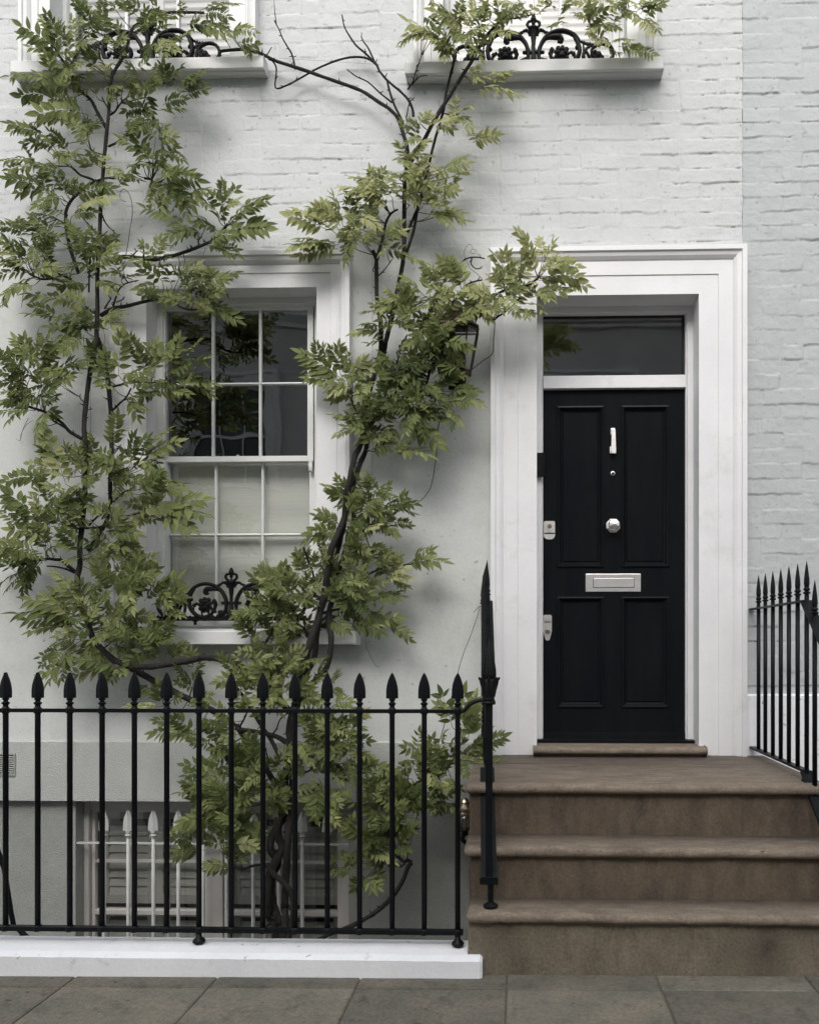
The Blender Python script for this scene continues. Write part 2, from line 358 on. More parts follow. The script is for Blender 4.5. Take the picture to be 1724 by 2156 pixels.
# ---- ground
X_STEPL, X_STEPR = -.218, 1.40
Y_PL_F, Y_PL_B = -1.42, -1.24
def pave_sheet(name, x0, x1, y0, y1, xj, yj, jw, m, zfun):
    mb = MB(); vals = []
    xs = [x for x in xj if x0 < x < x1]; xs = [x0]+xs+[x1]; ys = [y0]+[y for y in yj if y0 < y < y1]+[y1]
    for i, (c, d) in enumerate(zip(ys[:-1], ys[1:])):
        sh = 0 if i == len(ys)-2 or i == len(ys)-3 else random.uniform(-.2,.2)
        for a, b in zip(xs[:-1], xs[1:]):
            a2, b2 = (a+sh if a > x0 else a), (b+sh if b < x1 else b)
            g = jw/2; tx = random.uniform(-.0015,.0015)
            A, B, Cc, D = a2+g, b2-g, c+g, d-g; e = .006
            o = len(mb.v)
            top = [(A+e,Cc+e),(B-e,Cc+e),(B-e,D-e),(A+e,D-e)]; rim = [(A,Cc),(B,Cc),(B,D),(A,D)]
            mb.add([(x,y,zfun(x)+tx) for x,y in top]+[(x,y,zfun(x)-.004) for x,y in rim]+[(x,y,zfun(x)-.03) for x,y in rim],
                   [(0,1,2,3)]+[(4+k,4+(k+1)%4,(k+1)%4,k) for k in range(4)]+[(8+k,8+(k+1)%4,4+(k+1)%4,4+k) for k in range(4)])
            vals += [random.random()]*12
    ob = mb.build(name, m)
    at = ob.data.attributes.new('slab','FLOAT','POINT'); at.data.foreach_set('value', vals)
    return ob
zp = lambda x: .006*min(x, 1.0) if x < 1 else .006
xj = [-1.83+.595*k for k in range(-8, 12)]
XJ = [-1.83-.595*k for k in range(8,0,-1)]+[-1.83,-1.24,-.652,-.056,.55,1.15,1.75,2.35,2.95,3.55]
structure(pave_sheet('pavement', -6, 4, -3.3, -1.37, XJ, [-3.0,-2.25,-1.52], .006, M['pave'], zp))
structure(MB().prism([(-20,-.5),(-20,zp(-20)-.007),(1,zp(1)-.007),(20,zp(1)-.007),(20,-.5)], 'y', -3.3, -1.30).build('pavement_bedding', M['joint']))
structure(MB().box(-60, 60, -3.45, -3.305, -.5, 0.0).build('kerb', M['step_low'], bevel=.02))
structure(MB().box(-80, 80, -9.6, -3.455, -.6, -.12).build('road', M['asphalt']))
structure(MB().box(-80, 80, -11.995, -9.605, -.5, 0).build('far_pavement', M['concrete']))
structure(MB().box(-80, 80, -60, 60, -2.3, -2.1).build('ground', M['concrete']))
structure(MB().box(-7, 6, -1.24, .30, -2.0, -1.9).build('area_floor', M['concrete']))

# ================================================================ TOWNHOUSE
XL, XJT = -3.9, UX(1563, 0, 300)
ZB = UZ(524)          # brick starts above the stucco
Z_TOP = 5.9
house = thing('townhouse', 'white painted brick and stucco townhouse with black front door and climbing wisteria', 'house', (-1.0, .15, 0))
# openings in wall plane
def surround_box(u0, u1, v0, v1, y, um=None): 
    return UX(u0,y,(v0+v1)/2), UX(u1,y,(v0+v1)/2), UZ(v1,y,(u0+u1)/2), UZ(v0,y,(u0+u1)/2)
# main window surround
wx0, wx1, wz0, wz1 = surround_box(234, 737, 531, 1330, -.05)
WA = UX(305,-.04,900)-UX(234,-.04,900)     # architrave width
dx0, dx1, _, dz1 = surround_box(1033, 1571, 520, 1592, -.05)
ZL = .718
DA = (UX(1137,-.04,900)-UX(1040,-.04,900))
lx0, lx1, lz0, _ = surround_box(45, 541, 0, 122, -.04)
rx0, rx1, rz0, _ = surround_box(872, 1381, 0, 121, -.04)
lz0 = UZ(122,-.08,300); rz0 = UZ(124,-.08,1130)
UA = .165; UTOP = 5.75
holes_up = [(lx0+.02, lx1-.02, lz0-.04, UTOP-.02), (rx0+.02, rx1-.02, rz0-.04, UTOP-.02)]
def rugL(X, Z):
    base = fbm(X,Z,1.0,5,2)
    return np.clip(.32+.5*base+.35*np.clip((X-.6)/1.0,0,1)+.2*np.clip((Z-4.6)/.6,0,1), .2, 1.15)
brick_sheet('brick_wall', XL, XJT, ZB, Z_TOP, holes_up, M['brick'], house, 3, rug=rugL)
mb = MB()
hole_w = (wx0+.02, wx1-.02, wz0-.045, wz1-.02); hole_d = (dx0+.02, dx1-.02, .3, dz1-.02)
Z_BAND, Z_BASE = UZ(1562), UZ(1689)
wall_cells(mb, XL, XJT-.03, Z_BAND, ZB+.004, [hole_w, hole_d], 0)
mb.quad((XL,0,ZB+.004),(XJT-.03,0,ZB+.004),(XJT-.03,.05,ZB+.004),(XL,.05,ZB+.004))
mb.build('stucco_wall', M['stucco'], house)
# plinth band and basement wall
mb = MB(); yb = -.022
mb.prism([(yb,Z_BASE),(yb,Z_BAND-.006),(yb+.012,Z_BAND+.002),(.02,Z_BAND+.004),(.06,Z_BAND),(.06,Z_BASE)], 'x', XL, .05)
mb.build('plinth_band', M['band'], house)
bwx0, bwx1 = UX(159,.03,1850), UX(734,.03,1850); bwz1 = Z_BASE; bwz0 = -1.0
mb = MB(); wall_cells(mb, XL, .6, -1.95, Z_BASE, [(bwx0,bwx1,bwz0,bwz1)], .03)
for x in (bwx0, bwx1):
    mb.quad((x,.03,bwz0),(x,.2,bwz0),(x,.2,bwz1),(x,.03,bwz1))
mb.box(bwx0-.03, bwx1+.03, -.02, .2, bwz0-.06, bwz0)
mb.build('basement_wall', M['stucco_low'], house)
# unseen wall above and interior shell
mb = MB().box(XL, XJT, .0, .3, Z_TOP, 8.5)
mb.build('upper_wall', M['stucco'], house)
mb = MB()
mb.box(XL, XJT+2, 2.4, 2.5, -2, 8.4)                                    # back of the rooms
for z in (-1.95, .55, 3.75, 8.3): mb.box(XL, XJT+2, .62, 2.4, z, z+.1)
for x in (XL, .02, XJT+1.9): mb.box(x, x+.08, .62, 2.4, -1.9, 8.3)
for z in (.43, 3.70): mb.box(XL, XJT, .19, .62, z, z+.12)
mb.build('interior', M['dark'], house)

# ---- ground floor window
PROF = lambda A: [(0,.02),(0,-.072),(.030,-.072),(.034,-.062),(.042,-.060),(.060,-.056),(.078,-.044),(.084,-.036),(.096,-.036),(.098,-.040),(A*.58,-.040),(A*.58+.004,-.034),(A,-.034)]
def prof(A, ydeep, s=1.0):
    return [(d*s if i < 10 else d, y) for i, (d, y) in enumerate(PROF(A))]+[(A, ydeep)]
win = MB()
fx0, fx1, fz0, fz1 = wx0+WA, wx1-WA, wz0, wz1-WA
# box frame set back in the reveal (with staff bead)
win.frame(fx0-.01, fx1+.01, fz0-.03, fz1+.01, [(0,.16),(0,.10),(.045,.10),(.050,.112),(.058,.112),(.058,.16)])
window = win.build('window', M['white_old'], house)
MB().frame(wx0, wx1, wz0-.02, wz1, prof(WA,.16,.82)).build('surround', M['white'], window)
sx0, sx1 = UX(221,-.12,1340), UX(750,-.12,1340); sz1, sz0 = UZ(1329,-.12,500), UZ(1357,-.12,500)
mb = MB().prism([(-.125,sz0),(-.125,sz1),(.02,sz1+.012),(.20,sz1+.03),(.20,sz0-.02),(-.02,sz0),(-.09,sz0),(-.095,sz0+.008),(-.105,sz0)], 'x', sx0, sx1)
mb.build('sill', M['sill'], window, bevel=.004)
gy_u, gy_l = .135, .160
gx0, gx1 = UX(350,gy_u,800), UX(648,gy_u,800)
def sash(zt, zb, v_rows, y, top_r, bot_r, name='sash'):
    """sash with outer stiles, 2 vertical and 1 horizontal glazing bars; returns glass rect"""
    t = .038
    s = MB()
    s.box(gx0-.036, gx0, y-.012, y+t-.012, zb-bot_r, zt+top_r); s.box(gx1, gx1+.036, y-.012, y+t-.012, zb-bot_r, zt+top_r)
    s.box(gx0, gx1, y-.012, y+t-.012, zt, zt+top_r); s.box(gx0, gx1, y-.012, y+t-.012, zb-bot_r, zb)
    wv = (gx1-gx0)/3
    for k in (1,2):
        x = gx0+wv*k; s.prism([(x-.008,y-.006),(x-.003,y-.014),(x+.003,y-.014),(x+.008,y-.006),(x+.008,y+.02),(x-.008,y+.02)], 'z', zb, zt)
    for z in v_rows:
        for k in range(3):
            a, b = gx0+wv*k+(.008 if k else 0), gx0+wv*(k+1)-(.008 if k < 2 else 0)
            s.prism([(y-.006,z-.008),(y-.014,z-.003),(y-.014,z+.003),(y-.006,z+.008),(y+.02,z+.008),(y+.02,z-.008)], 'x', a, b)
    # putty fillet round the panes
    return s.build(name, M['white_old'], window, bevel=.0025)
zt_u, zb_u, zm_u = UZ(655,gy_u,500), UZ(961,gy_u,500), UZ(809,gy_u,500)
zt_l, zb_l, zm_l = UZ(973,gy_l,500), UZ(1277,gy_l,500), UZ(1125.5,gy_l,500)
sash(zt_u, zb_u, [zm_u], gy_u, .045, .034)
sash(zt_l, zb_l, [zm_l], gy_l+.022, .030, .075)
MB().prism([(.10,sz1+.02),(.10,sz1+.035),(.13,zb_l-.078),(.25,zb_l-.076),(.25,sz1+.02)],'x',fx0+.0,fx1-.0).build('cill_board', M['white_old'], window)
def panes(zt, zb, y, tilt, name='pane'):
    s = MB()
    s.quad((gx0-.004,y+.004,zb-.004),(gx1+.004,y+.004,zb-.004),(gx1+.004,y+.004+tilt,zt+.004),(gx0-.004,y+.004+tilt,zt+.004))
    return s.build(name, M['glass'], window)
panes(zt_u, zb_u, gy_u, .0); panes(zt_l, zb_l, gy_l+.022, .0)
for x in (gx0-.030, gx1+.006):                                           # horns under the meeting rail
    s = MB().prism([(gy_u-.010, zb_u-.034),(gy_u+.02, zb_u-.034),(gy_u+.02,zb_u-.075),(gy_u+.012,zb_u-.095),(gy_u-.004,zb_u-.09),(gy_u-.010,zb_u-.07)], 'x', x, x+.024)
    s.build('sash_horn', M['white_old'], window, bevel=.003)
xl = UX(497,gy_u,955)
s = MB().box(xl-.022, xl+.022, gy_u+.028, gy_u+.05, zb_u-.002, zb_u+.006).lathe([(.012,0),(.013,.006),(.008,.012),(.004,.016)], (xl,gy_u+.035,zb_u+.006), 10)
s.build('sash_latch', M['chrome'], window, smooth=True)
s = MB()
zz0, zz1 = zb_l-.08, zb_u-.0
N = 46
for i in range(N):                                                       # softly pleated blind behind the lower sash
    a, b = zz0+(zz1-zz0)*i/N, zz0+(zz1-zz0)*(i+1)/N
    ya = gy_l+.075+.003*math.sin(i*math.pi/4.5); yc = gy_l+.075+.003*math.sin((i+1)*math.pi/4.5)
    s.quad((gx0-.06,ya,a),(gx1+.06,ya,a),(gx1+.06,yc,b),(gx0-.06,yc,b))
    s.quad((gx0-.06,ya+.004,a),(gx0-.06,yc+.004,b),(gx1+.06,yc+.004,b),(gx1+.06,ya+.004,a))
s.build('blind', M['blind'], window, smooth=True)

# ---- upper windows with louvred shutters
def louvre(mb, x0, x1, z0, z1, y, pitch=.048, st=.04):
    mb.box(x0, x0+st, y, y+.03, z0, z1); mb.box(x1-st, x1, y, y+.03, z0, z1); mb.box(x0+st, x1-st, y, y+.03, z0, z0+st*1.2); mb.box(x0+st, x1-st, y, y+.03, z1-st, z1)
    z = z0+st*1.2
    while z+pitch < z1-st:
        mb.prism([(y+.004,z),(y+.010,z-.003),(y+.030,z+pitch*.98),(y+.024,z+pitch+.004)], 'x', x0+st, x1-st); z += pitch
def upper_window(x0, x1, z0, ucx):
    f = MB().frame(x0+UA-.008, x1-UA+.008, z0, UTOP-UA+.008, [(0,.20),(0,.10),(.03,.10),(.034,.11),(.034,.20)])
    a, b = x0+UA+.026, x1-UA-.026
    f.box(a, a+.035, .13, .165, z0+.01, UTOP-UA); f.box(b-.035, b, .13, .165, z0+.01, UTOP-UA); f.box(a+.035, b-.035, .13, .165, z0+.01, z0+.085)
    m = (a+b)/2; w3 = (b-a-.07)/3
    for k in (1,2): f.box(a+.035+w3*k-.009, a+.035+w3*k+.009, .13, .155, z0+.085, UTOP-UA)
    o = f.build('window', M['white_old'], house, bevel=.002)
    MB().frame(x0, x1, z0, UTOP, prof(UA,.20,.68)).build('surround', M['white_old'], o)
    MB().quad((a,.145,z0+.05),(b,.145,z0+.05),(b,.145,UTOP-UA),(a,.145,UTOP-UA)).build('pane', M['up_glass'], o)
    for xa, xb in ((a+.01, m-.003), (m+.003, b-.01)):
        s = MB(); louvre(s, xa, xb, z0+.03, UTOP-UA-.02, .19); s.build('shutter', M['shutter'], o)
    return o
w1 = upper_window(lx0, lx1, lz0-.003, 300); w2 = upper_window(rx0, rx1, rz0-.003, 1130)
def upper_sill(win_, u0, u1, z1, vr):
    x0, x1 = UX(u0,-.085,140), UX(u1,-.085,140)
    mb = MB().prism([(-.088,z1-.072),(-.088,z1-.004),(-.07,z1),(.2,z1+.012),(.2,z1-.072),(.012,z1-.072),(-.055,z1-.072),(-.058,z1-.064),(-.068,z1-.064),(-.070,z1-.072)], 'x', x0, x1)
    mb.build('sill', M['sill'], win_, bevel=.005)
upper_sill(w1, 22, 555, lz0, 0); upper_sill(w2, 853, 1397, rz0, 0)

# ---- front door
DY = .165
ox0, ox1, oz1 = dx0+DA, dx1-DA, dz1-DA
fr = MB()
SI = .036; ddx0, ddx1 = ox0+SI, ox1-SI
ddz1, ddz0 = UZ(821,DY,1290), UZ(1556,DY,1290)
fg0, fg1 = UZ(794,DY,1290), UZ(657,DY,1290)
fr.frame(ox0-.005, ox1+.005, ddz0-.03, oz1+.005, [(0,.24),(0,.125),(ddx0-ox0+.001,.125),(ddx0-ox0+.005,.14),(ddx0-ox0+.009,.14),(ddx0-ox0+.009,.24)])
fr.box(ddx0+.006, ddx1-.006, .13, .21, ddz1+.003, fg0)
fr.box(ddx0+.006, ddx1-.006, .131, .21, fg1, oz1-.02)
frame_o = fr.build('door_frame', M['white'], house, bevel=.003)
MB().frame(dx0, dx1, ZL+.001, dz1, prof(DA,.20,.86)).build('door_surround', M['white'], house)
q = MB().quad((ddx0,.175,fg0-.01),(ddx1,.175,fg0-.01),(ddx1,.175,fg1+.01),(ddx0,.175,fg1+.01)).build('fanlight', M['fan_glass'], frame_o)
MB().box(ddx0+.007, ddx1-.007, .166, .174, fg1-.034, fg1-.001).box(ddx1-.020, ddx1-.007, .166, .174, fg0+.001, fg1-.035).build('black_strip', M['void'], frame_o)  # slim matte black strips over the glass, along top and right edge
# slab with recessed panels
pan = [(1172,1272,854,1195),(1307,1409,854,1195),(1172,1272,1256,1491),(1307,1409,1256,1491)]
pr = [(UX(a,DY,1200),UX(b,DY,1200),UZ(d,DY,1290),UZ(c,DY,1290)) for a,b,c,d in pan]
mb = MB(); wall_cells(mb, ddx0, ddx1, ddz0, ddz1, pr, DY)
for x0,x1,z0,z1 in pr:
    mb.frame(x0,x1,z0,z1,[(0,DY),(.002,DY-.007),(.010,DY-.009),(.016,DY-.004),(.024,DY+.008),(.033,DY+.016),(.036,DY+.016),(.040,DY+.012),(.043,DY+.012)], bottom=True)
    mb.quad((x0+.043,DY+.012,z0+.043),(x1-.043,DY+.012,z0+.043),(x1-.043,DY+.012,z1-.043),(x0+.043,DY+.012,z1-.043))
mb.box(ddx0, ddx1, DY+.03, DY+.05, ddz0, ddz1)
mb.quad((ddx0,DY,ddz1),(ddx1,DY,ddz1),(ddx1,DY+.05,ddz1),(ddx0,DY+.05,ddz1))
door = mb.build('front_door', M['black_door'], house)
MB().prism([(DY,ddz0+.040),(DY-.008,ddz0+.037),(DY-.012,ddz0+.006),(DY-.012,ddz0),(DY,ddz0)], 'x', ddx0+.012, ddx1-.004).build('weather_bar', M['black_door'], door)
MB().box(ox0+.004, ox1-.004, .06, .14, ddz0-.012, ddz0+.004).build('threshold_strip', M['iron'], door)
def D(u, v, y=DY): return U(u, v, y)
# knocker
x, z1 = D(1290,902); z0 = D(1290,956)[1]
k = MB()
k.box(x-.014, x+.012, DY-.012, DY, z1-.040, z1); k.box(x-.010, x+.010, DY-.030, DY-.012, z1-.036, z1-.012)
k.prism([(x-.007,z1-.020),(x+.008,z1-.020),(x+.012,z0+.010),(x+.010,z0),(x-.008,z0),(x-.010,z0+.010)], 'y', DY-.040, DY-.026)
k.box(x-.019, x+.019, DY-.010, DY, z0+.002, z0+.044); k.box(x-.013, x+.013, DY-.026, DY-.010, z0+.004, z0+.020)
k.build('knocker', M['chrome'], door, bevel=.0025)
x, z = D(1290,997)
pk = MB().lathe([(.013,0),(.013,.004),(.009,.006),(.009,.002)], (x,DY,z), 20, 'y').build('peephole', M['chrome'], door, smooth=False)
MB().lathe([(.0085,.0),(.0085,.0035)], (x,DY,z), 16, 'y').build('lens', M['void'], pk)
x, z = D(1290.5,1107)
def octo(r, c, y): return [(c[0]+r*math.cos(math.pi/8+k*math.pi/4), y, c[1]+r*math.sin(math.pi/8+k*math.pi/4)) for k in range(8)]
kb = MB()
rings = [(.044,0),(.044,.006),(.038,.010),(.015,.012),(.015,.040),(.026,.044),(.035,.052),(.036,.060),(.030,.068),(.012,.075),(.001,.077)]
vs = []
for r, h in rings: vs += octo(r, (x,z), DY-h)
n = len(rings); fs = [(j*8+k, (j+1)*8+k, (j+1)*8+(k+1)%8, j*8+(k+1)%8) for j in range(n-1) for k in range(8)]
kb.add(vs, fs); kb.build('door_knob', M['chrome'], door)
x0, zt = D(1232.5,1208.5); x1, zb = D(1348.5,1246)
lp = MB().box(x0, x1, DY-.006, DY+.001, zb, zt).build('letter_plate', M['chrome'], door, bevel=.002)
a0, at_ = D(1249,1217.5); a1, ab_ = D(1334,1236.5)
MB().box(a0, a1, DY-.0095, DY-.0062, ab_, at_).build('flap', M['chrome'], lp, bevel=.0015)
MB().box(a0-.003, a1+.003, DY-.0066, DY-.0058, ab_-.003, at_+.003).build('flap_gap', M['void'], lp)
def rounded(cx, z0, z1, w, rt, rb, n=6):
    pts = []
    for (sx, cz, r, a0) in ((1,z0+rb,rb,-90),(1,z1-rt,rt,0),(-1,z1-rt,rt,90),(-1,z0+rb,rb,180)):
        for i in range(n+1):
            t = R(a0+90*i/n); pts.append((cx+sx*(w-r)+r*math.cos(t), cz+r*math.sin(t)))
    return pts
x = D(1156.5,1100)[0]; z1, z0 = D(1156,1098)[1], D(1156,1135)[1]
lk = MB().prism(rounded(x, z0, z1, .0315, .008, .024), 'y', DY-.006, DY).prism([(x-.024,z1-.008),(x+.024,z1-.008),(x+.022,z1-.038),(x,z1-.060),(x-.022,z1-.038)], 'y', DY-.013, DY-.006).build('lock', M['chrome'], door, bevel=.002)
MB().lathe([(.014,0),(.014,.004),(.011,.006)], (x,DY-.012,z1-.030), 20, 'y').build('cylinder', M['brass'], lk)
MB().box(x-.0015, x+.0015, DY-.0195, DY-.0175, z1-.037, z1-.023).build('keyhole', M['void'], lk)
MB().box(x-.031, x+.031, DY-.0085, DY-.0062, z0+.030, z0+.037).build('pull_recess', M['void'], lk)
x = D(1152.5,1300)[0]; z1, z0 = D(1152,1295.5)[1], D(1152,1348)[1]
pts = [(x-.012,z0+.008),(x-.006,z0),(x+.006,z0),(x+.012,z0+.008),(x+.0235,z0+.055),(x+.0235,z1-.006),(x+.018,z1),(x-.018,z1),(x-.0235,z1-.006),(x-.0235,z0+.055)]
lk2 = MB().prism(pts, 'y', DY-.008, DY).prism([(x-.018,z1-.010),(x+.018,z1-.010),(x+.017,z1-.036),(x-.017,z1-.036)], 'y', DY-.016, DY-.008).build('lock', M['chrome'], door, bevel=.002)
MB().lathe([(.016,0),(.016,.005),(.012,.008)], (x,DY-.007,z0+.052), 20, 'y').build('cylinder', M['brass'], lk2)
MB().box(x-.0018, x+.0018, DY-.0170, DY-.0148, z0+.044, z0+.060).build('keyhole', M['void'], lk2)
MB().box(x-.018, x+.018, DY-.0115, DY-.0085, z1-.043, z1-.038).build('pull_recess', M['void'], lk2)
# latch guard on the left jamb
xa, za = U(1129,954,.10); xb, zb_ = U(1143,1005,.13)
hb = MB().box(ox0-.004+.001, ox0+.042, .085, .125, zb_, za).lathe([(.008,0),(.009,(za-zb_))], (ox0+.040,.088,zb_), 10)
hb.build('latch_box', M['iron'], frame_o, bevel=.002)

# ---- basement window with shutters
by = .145
b = MB()
X7 = lambda p: UX(p, by, 1850)
b.box(bwx0+.001, X7(192), by-.03, by+.06, bwz0, bwz1-.0); b.box(X7(718), bwx1-.001, by-.03, by+.06, bwz0, bwz1)
b.box(X7(192), X7(718), by-.02, by+.06, UZ(1705,by,450), bwz1)
b.box(X7(437), X7(473), by-.03, by+.06, bwz0, UZ(1705,by,450))
bw = b.build('window', M['shutter_low'], house, bevel=.004)
zt = UZ(1705,by,450); zmr = UZ(1923,by,450); zmu = UZ(1816,by,450)
for (p0, p1) in ((193, 437), (473, 718)):
    s = MB(); a, c = X7(p0), X7(p1); st = .022
    s.box(a, a+st, by, by+.03, bwz0, zt); s.box(c-st, c, by, by+.03, bwz0, zt); s.box(a+st, c-st, by, by+.03, zt-.02, zt)
    s.box(a+st, c-st, by-.006, by+.03, zmr-.014, zmr+.014)
    for zz in (zmu, zmr-.285, zmr-.57): s.box(a+st, c-st, by+.002, by+.026, zz-.008, zz+.008)
    for k in (1,2):
        xx = a+st+(c-a-2*st)*k/3; s.box(xx-.007, xx+.007, by+.003, by+.025, bwz0, zt-.02)
    s.build('sash', M['shutter_low'], bw, bevel=.002)
    MB().quad((a,by+.028,bwz0),(c,by+.028,bwz0),(c,by+.028,zt),(a,by+.028,zt)).build('pane', M['glass'], bw)
    for xa, xb in ((a+.02, (a+c)/2-.003), ((a+c)/2+.003, c-.02)):
        s = MB(); louvre(s, xa, xb, zmr+.03, zt-.03, by+.075, .052, .045); louvre(s, xa, xb, bwz0+.02, zmr-.005, by+.075, .052, .045); s.build('shutter', M['shutter_low'], bw)
# air vent in the plinth band
vx1 = UX(33,yb,1600); vz1, vz0 = UZ(1587,yb,10), UZ(1635,yb,10)
s = MB(); vx0 = vx1-.225
s.frame(vx0, vx1, vz0, vz1, [(0,yb+.004),(0,yb-.006),(.008,yb-.006),(.008,yb+.004)], bottom=True)
n = 9
for i in range(n):
    z = vz0+.010+(vz1-vz0-.020)*i/n; s.prism([(yb-.006,z),(yb+.001,z+.007),(yb+.001,z+.010),(yb-.006,z+.004)], 'x', vx0+.008, vx1-.008)
vent = s.build('air_vent', M['stucco_low'], house)
MB().box(vx0+.006, vx1-.006, yb-.0012, yb-.0004, vz0+.006, vz1-.006).build('vent_opening', M['void'], vent)

# ================================================================ NEIGHBOUR
nb = thing('neighbouring_house', 'pale blue white painted brick house joined to the right side of the townhouse', 'house', (2.3, .15, 0))
Z_NP = UZ(1462,0,1650)
brick_sheet('brick_wall', XJT+.002, 3.3, Z_NP, Z_TOP, [(XJT-.1, dx1-.015, 0, dz1-.01)], M['brick2'], nb, 51, y0=.004, rug=lambda X,Z: np.clip(.75+.4*fbm(X,Z,.8,9,2),.2,1.2))
mb = MB().prism([(-.018,-1.95),(-.018,Z_NP-.008),(-.008,Z_NP),(.05,Z_NP+.004),(.05,-1.95)], 'x', dx1-.015, 3.3)
mb.build('plinth', M['plinth'], nb)
MB().box(XJT, 3.3, .004, .3, Z_TOP, 8.5).box(3.2,3.3,.3,2.5,-2,8.5).build('upper_wall', M['brick2'], nb)

# ================================================================ OPPOSITE HOUSE (seen mirrored in the glass)
OY = -12.0
opp = thing('opposite_house', 'grey rendered terrace house across the street mirrored in the window glass', 'house', (-3, OY-.2, 0))
mb = MB(); ow = []
for cx in (-9.9, -6.15, -2.4, 1.35, 5.1):
    for z0, z1 in ((1.0, 3.0), (4.75, 6.85)): ow.append((cx-.8, cx+.8, z0, z1))
wall_cells(mb, -14, 12, -.3, 9.8, ow, OY)
mb.quad((-14,OY,9.8),(12,OY,9.8),(12,OY-4,9.8),(-14,OY-4,9.8)); mb.quad((-14,OY-4,-.3),(-14,OY-4,9.8),(-14,OY,9.8),(-14,OY,-.3)); mb.quad((12,OY-4,-.3),(12,OY-4,9.8),(12,OY,9.8),(12,OY,-.3))
mb.build('wall', M['opp'], opp)
MB().prism([(OY,8.0),(OY+.10,8.0),(OY+.14,8.1),(OY+.3,8.25),(OY+.3,8.4),(OY,8.45)], 'x', -14, 12).build('cornice', M['white_old'], opp)
for x0, x1, z0, z1 in ow:
    s = MB().frame(x0-.28, x1+.28, z0, z1+.28, [(0,OY),(0,OY+.10),(.07,OY+.10),(.10,OY+.06),(.28,OY+.05),(.28,OY-.15)])
    s.box(x0-.32, x1+.32, OY-.15, OY+.16, z0-.12, z0-.001)
    s.box(x0, x1, OY-.14, OY-.10, (z0+z1)/2-.03, (z0+z1)/2+.03); s.box(x0,x0+.06,OY-.14,OY-.10,z0,z1); s.box(x1-.06,x1,OY-.14,OY-.10,z0,z1); s.box(x0+.06,x1-.06,OY-.14,OY-.10,z1-.06,z1)
    for k in (1,2): s.box(x0+1.6*k/3-.014, x0+1.6*k/3+.014, OY-.135, OY-.105, z0, z1-.06)
    for q_ in (.25,.75): s.box(x0+.06, x1-.06, OY-.134, OY-.106, z0+(z1-z0)*q_-.012, z0+(z1-z0)*q_+.012)
    o = s.build('window', M['white_old'], opp)
    MB().quad((x0-.02,OY-.16,z0-.02),(x0-.02,OY-.16,z1+.02),(x1+.02,OY-.16,z1+.02),(x1+.02,OY-.16,z0-.02)).build('pane', M['opp_dark'], o)

# ================================================================ STONE STEPS
steps = thing('stone_steps', 'brown stone steps with rounded nosings rising to the black front door', 'steps', (.6, -1.37, 0))
def nosing(yf, zt, th=.046, yb_=0):
    r = th/2; p = []
    for i in range(9):
        t = R(-90-180*i/8+0); p.append((yf+r+r*math.cos(t), zt-r+r*math.sin(t)))
    return p
def wobble(ob, amp=.003, cuts=40, ax=0):
    return ob
def tread(name, xl, xr, yf, yback, zt, m, label=None, th=.046):
    """slab with rounded nose, the left end rounded too: built as rows along x"""
    r = th/2; xs = []
    n_end = 6
    for i in range(n_end+1):
        t = i/n_end; xs.append((xl+r*(1-math.cos(t*math.pi/2)), math.sin(t*math.pi/2)))   # x, shape factor
    nmid = 220
    chips = [(random.uniform(xl+.1,xr-.05), random.uniform(.004,.014), random.uniform(.003,.008)) for _ in range(9)]
    for i in range(1, nmid+1): xs.append((xl+r+(xr-xl-r)*i/nmid, 1))
    rows = []
    k1 = random.uniform(0,9)
    for x, s in xs:
        w_ = .0020*math.sin(x*9+k1)+.0014*math.sin(x*23+k1*2)+.0009*math.sin(x*61+k1)+random.uniform(-.0004,.0004)
        w_ += sum(d_*math.exp(-((x-c_)/s_)**2) for c_,s_,d_ in chips)*(1 if s >= 1 else 0)
        dz = .0022*math.sin(x*3.1+k1*3)+.001*math.sin(x*11+k1)-.0035*math.exp(-((x-.62)/.28)**2)
        rr = max(r*s, .001); p = []
        yb2 = yback
        p.append((yb2, zt-r+rr+dz*.2)); p.append((yf+r+.03, zt-r+rr+dz))
        for i in range(9):
            t = R(90+180*i/8); p.append((yf+r+(rr if s<1 else r)*math.cos(t)+w_, zt-r+rr*math.sin(t)+(dz if i < 5 else 0)))
        p.append((yb2, zt-r-rr)); rows.append([(x,a,b_) for a,b_ in p])
    mb = MB(); n = len(rows[0]); vs = [q for rw in rows for q in rw]
    fs = [(i*n+k, i*n+(k+1)%n, (i+1)*n+(k+1)%n, (i+1)*n+k) for i in range(len(rows)-1) for k in range(n)]
    fs += [tuple(range(n)), tuple((len(rows)-1)*n+k for k in range(n-1,-1,-1))]
    mb.add(vs, fs); o = mb.build(name, m, steps, smooth=True)
    if label: o['label'] = label
    return o
T = .046
z1s, z2s, z3s = .256, .483, ZL
tread('tread', UX(980,-1.39,1920)+.002, X_STEPR, -1.40, -1.19, z1s, M['step'])
tread('tread', UX(976,-1.22,1790), X_STEPR, -1.23, -.975, z2s, M['step'])
tread('landing', UX(978,-1.01,1660), 1.385, -1.02, -.0225, z3s, M['step'])
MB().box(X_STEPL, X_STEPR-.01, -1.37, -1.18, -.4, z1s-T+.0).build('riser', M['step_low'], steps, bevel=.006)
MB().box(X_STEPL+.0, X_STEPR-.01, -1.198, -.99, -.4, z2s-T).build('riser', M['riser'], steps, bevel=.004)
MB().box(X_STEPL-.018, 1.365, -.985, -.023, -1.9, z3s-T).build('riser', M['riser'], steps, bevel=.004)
# joint line across the landing
MB().box(-.2, 1.36, -.374, -.370, z3s-.002, z3s+.0012).build('joint', M['joint'], steps)
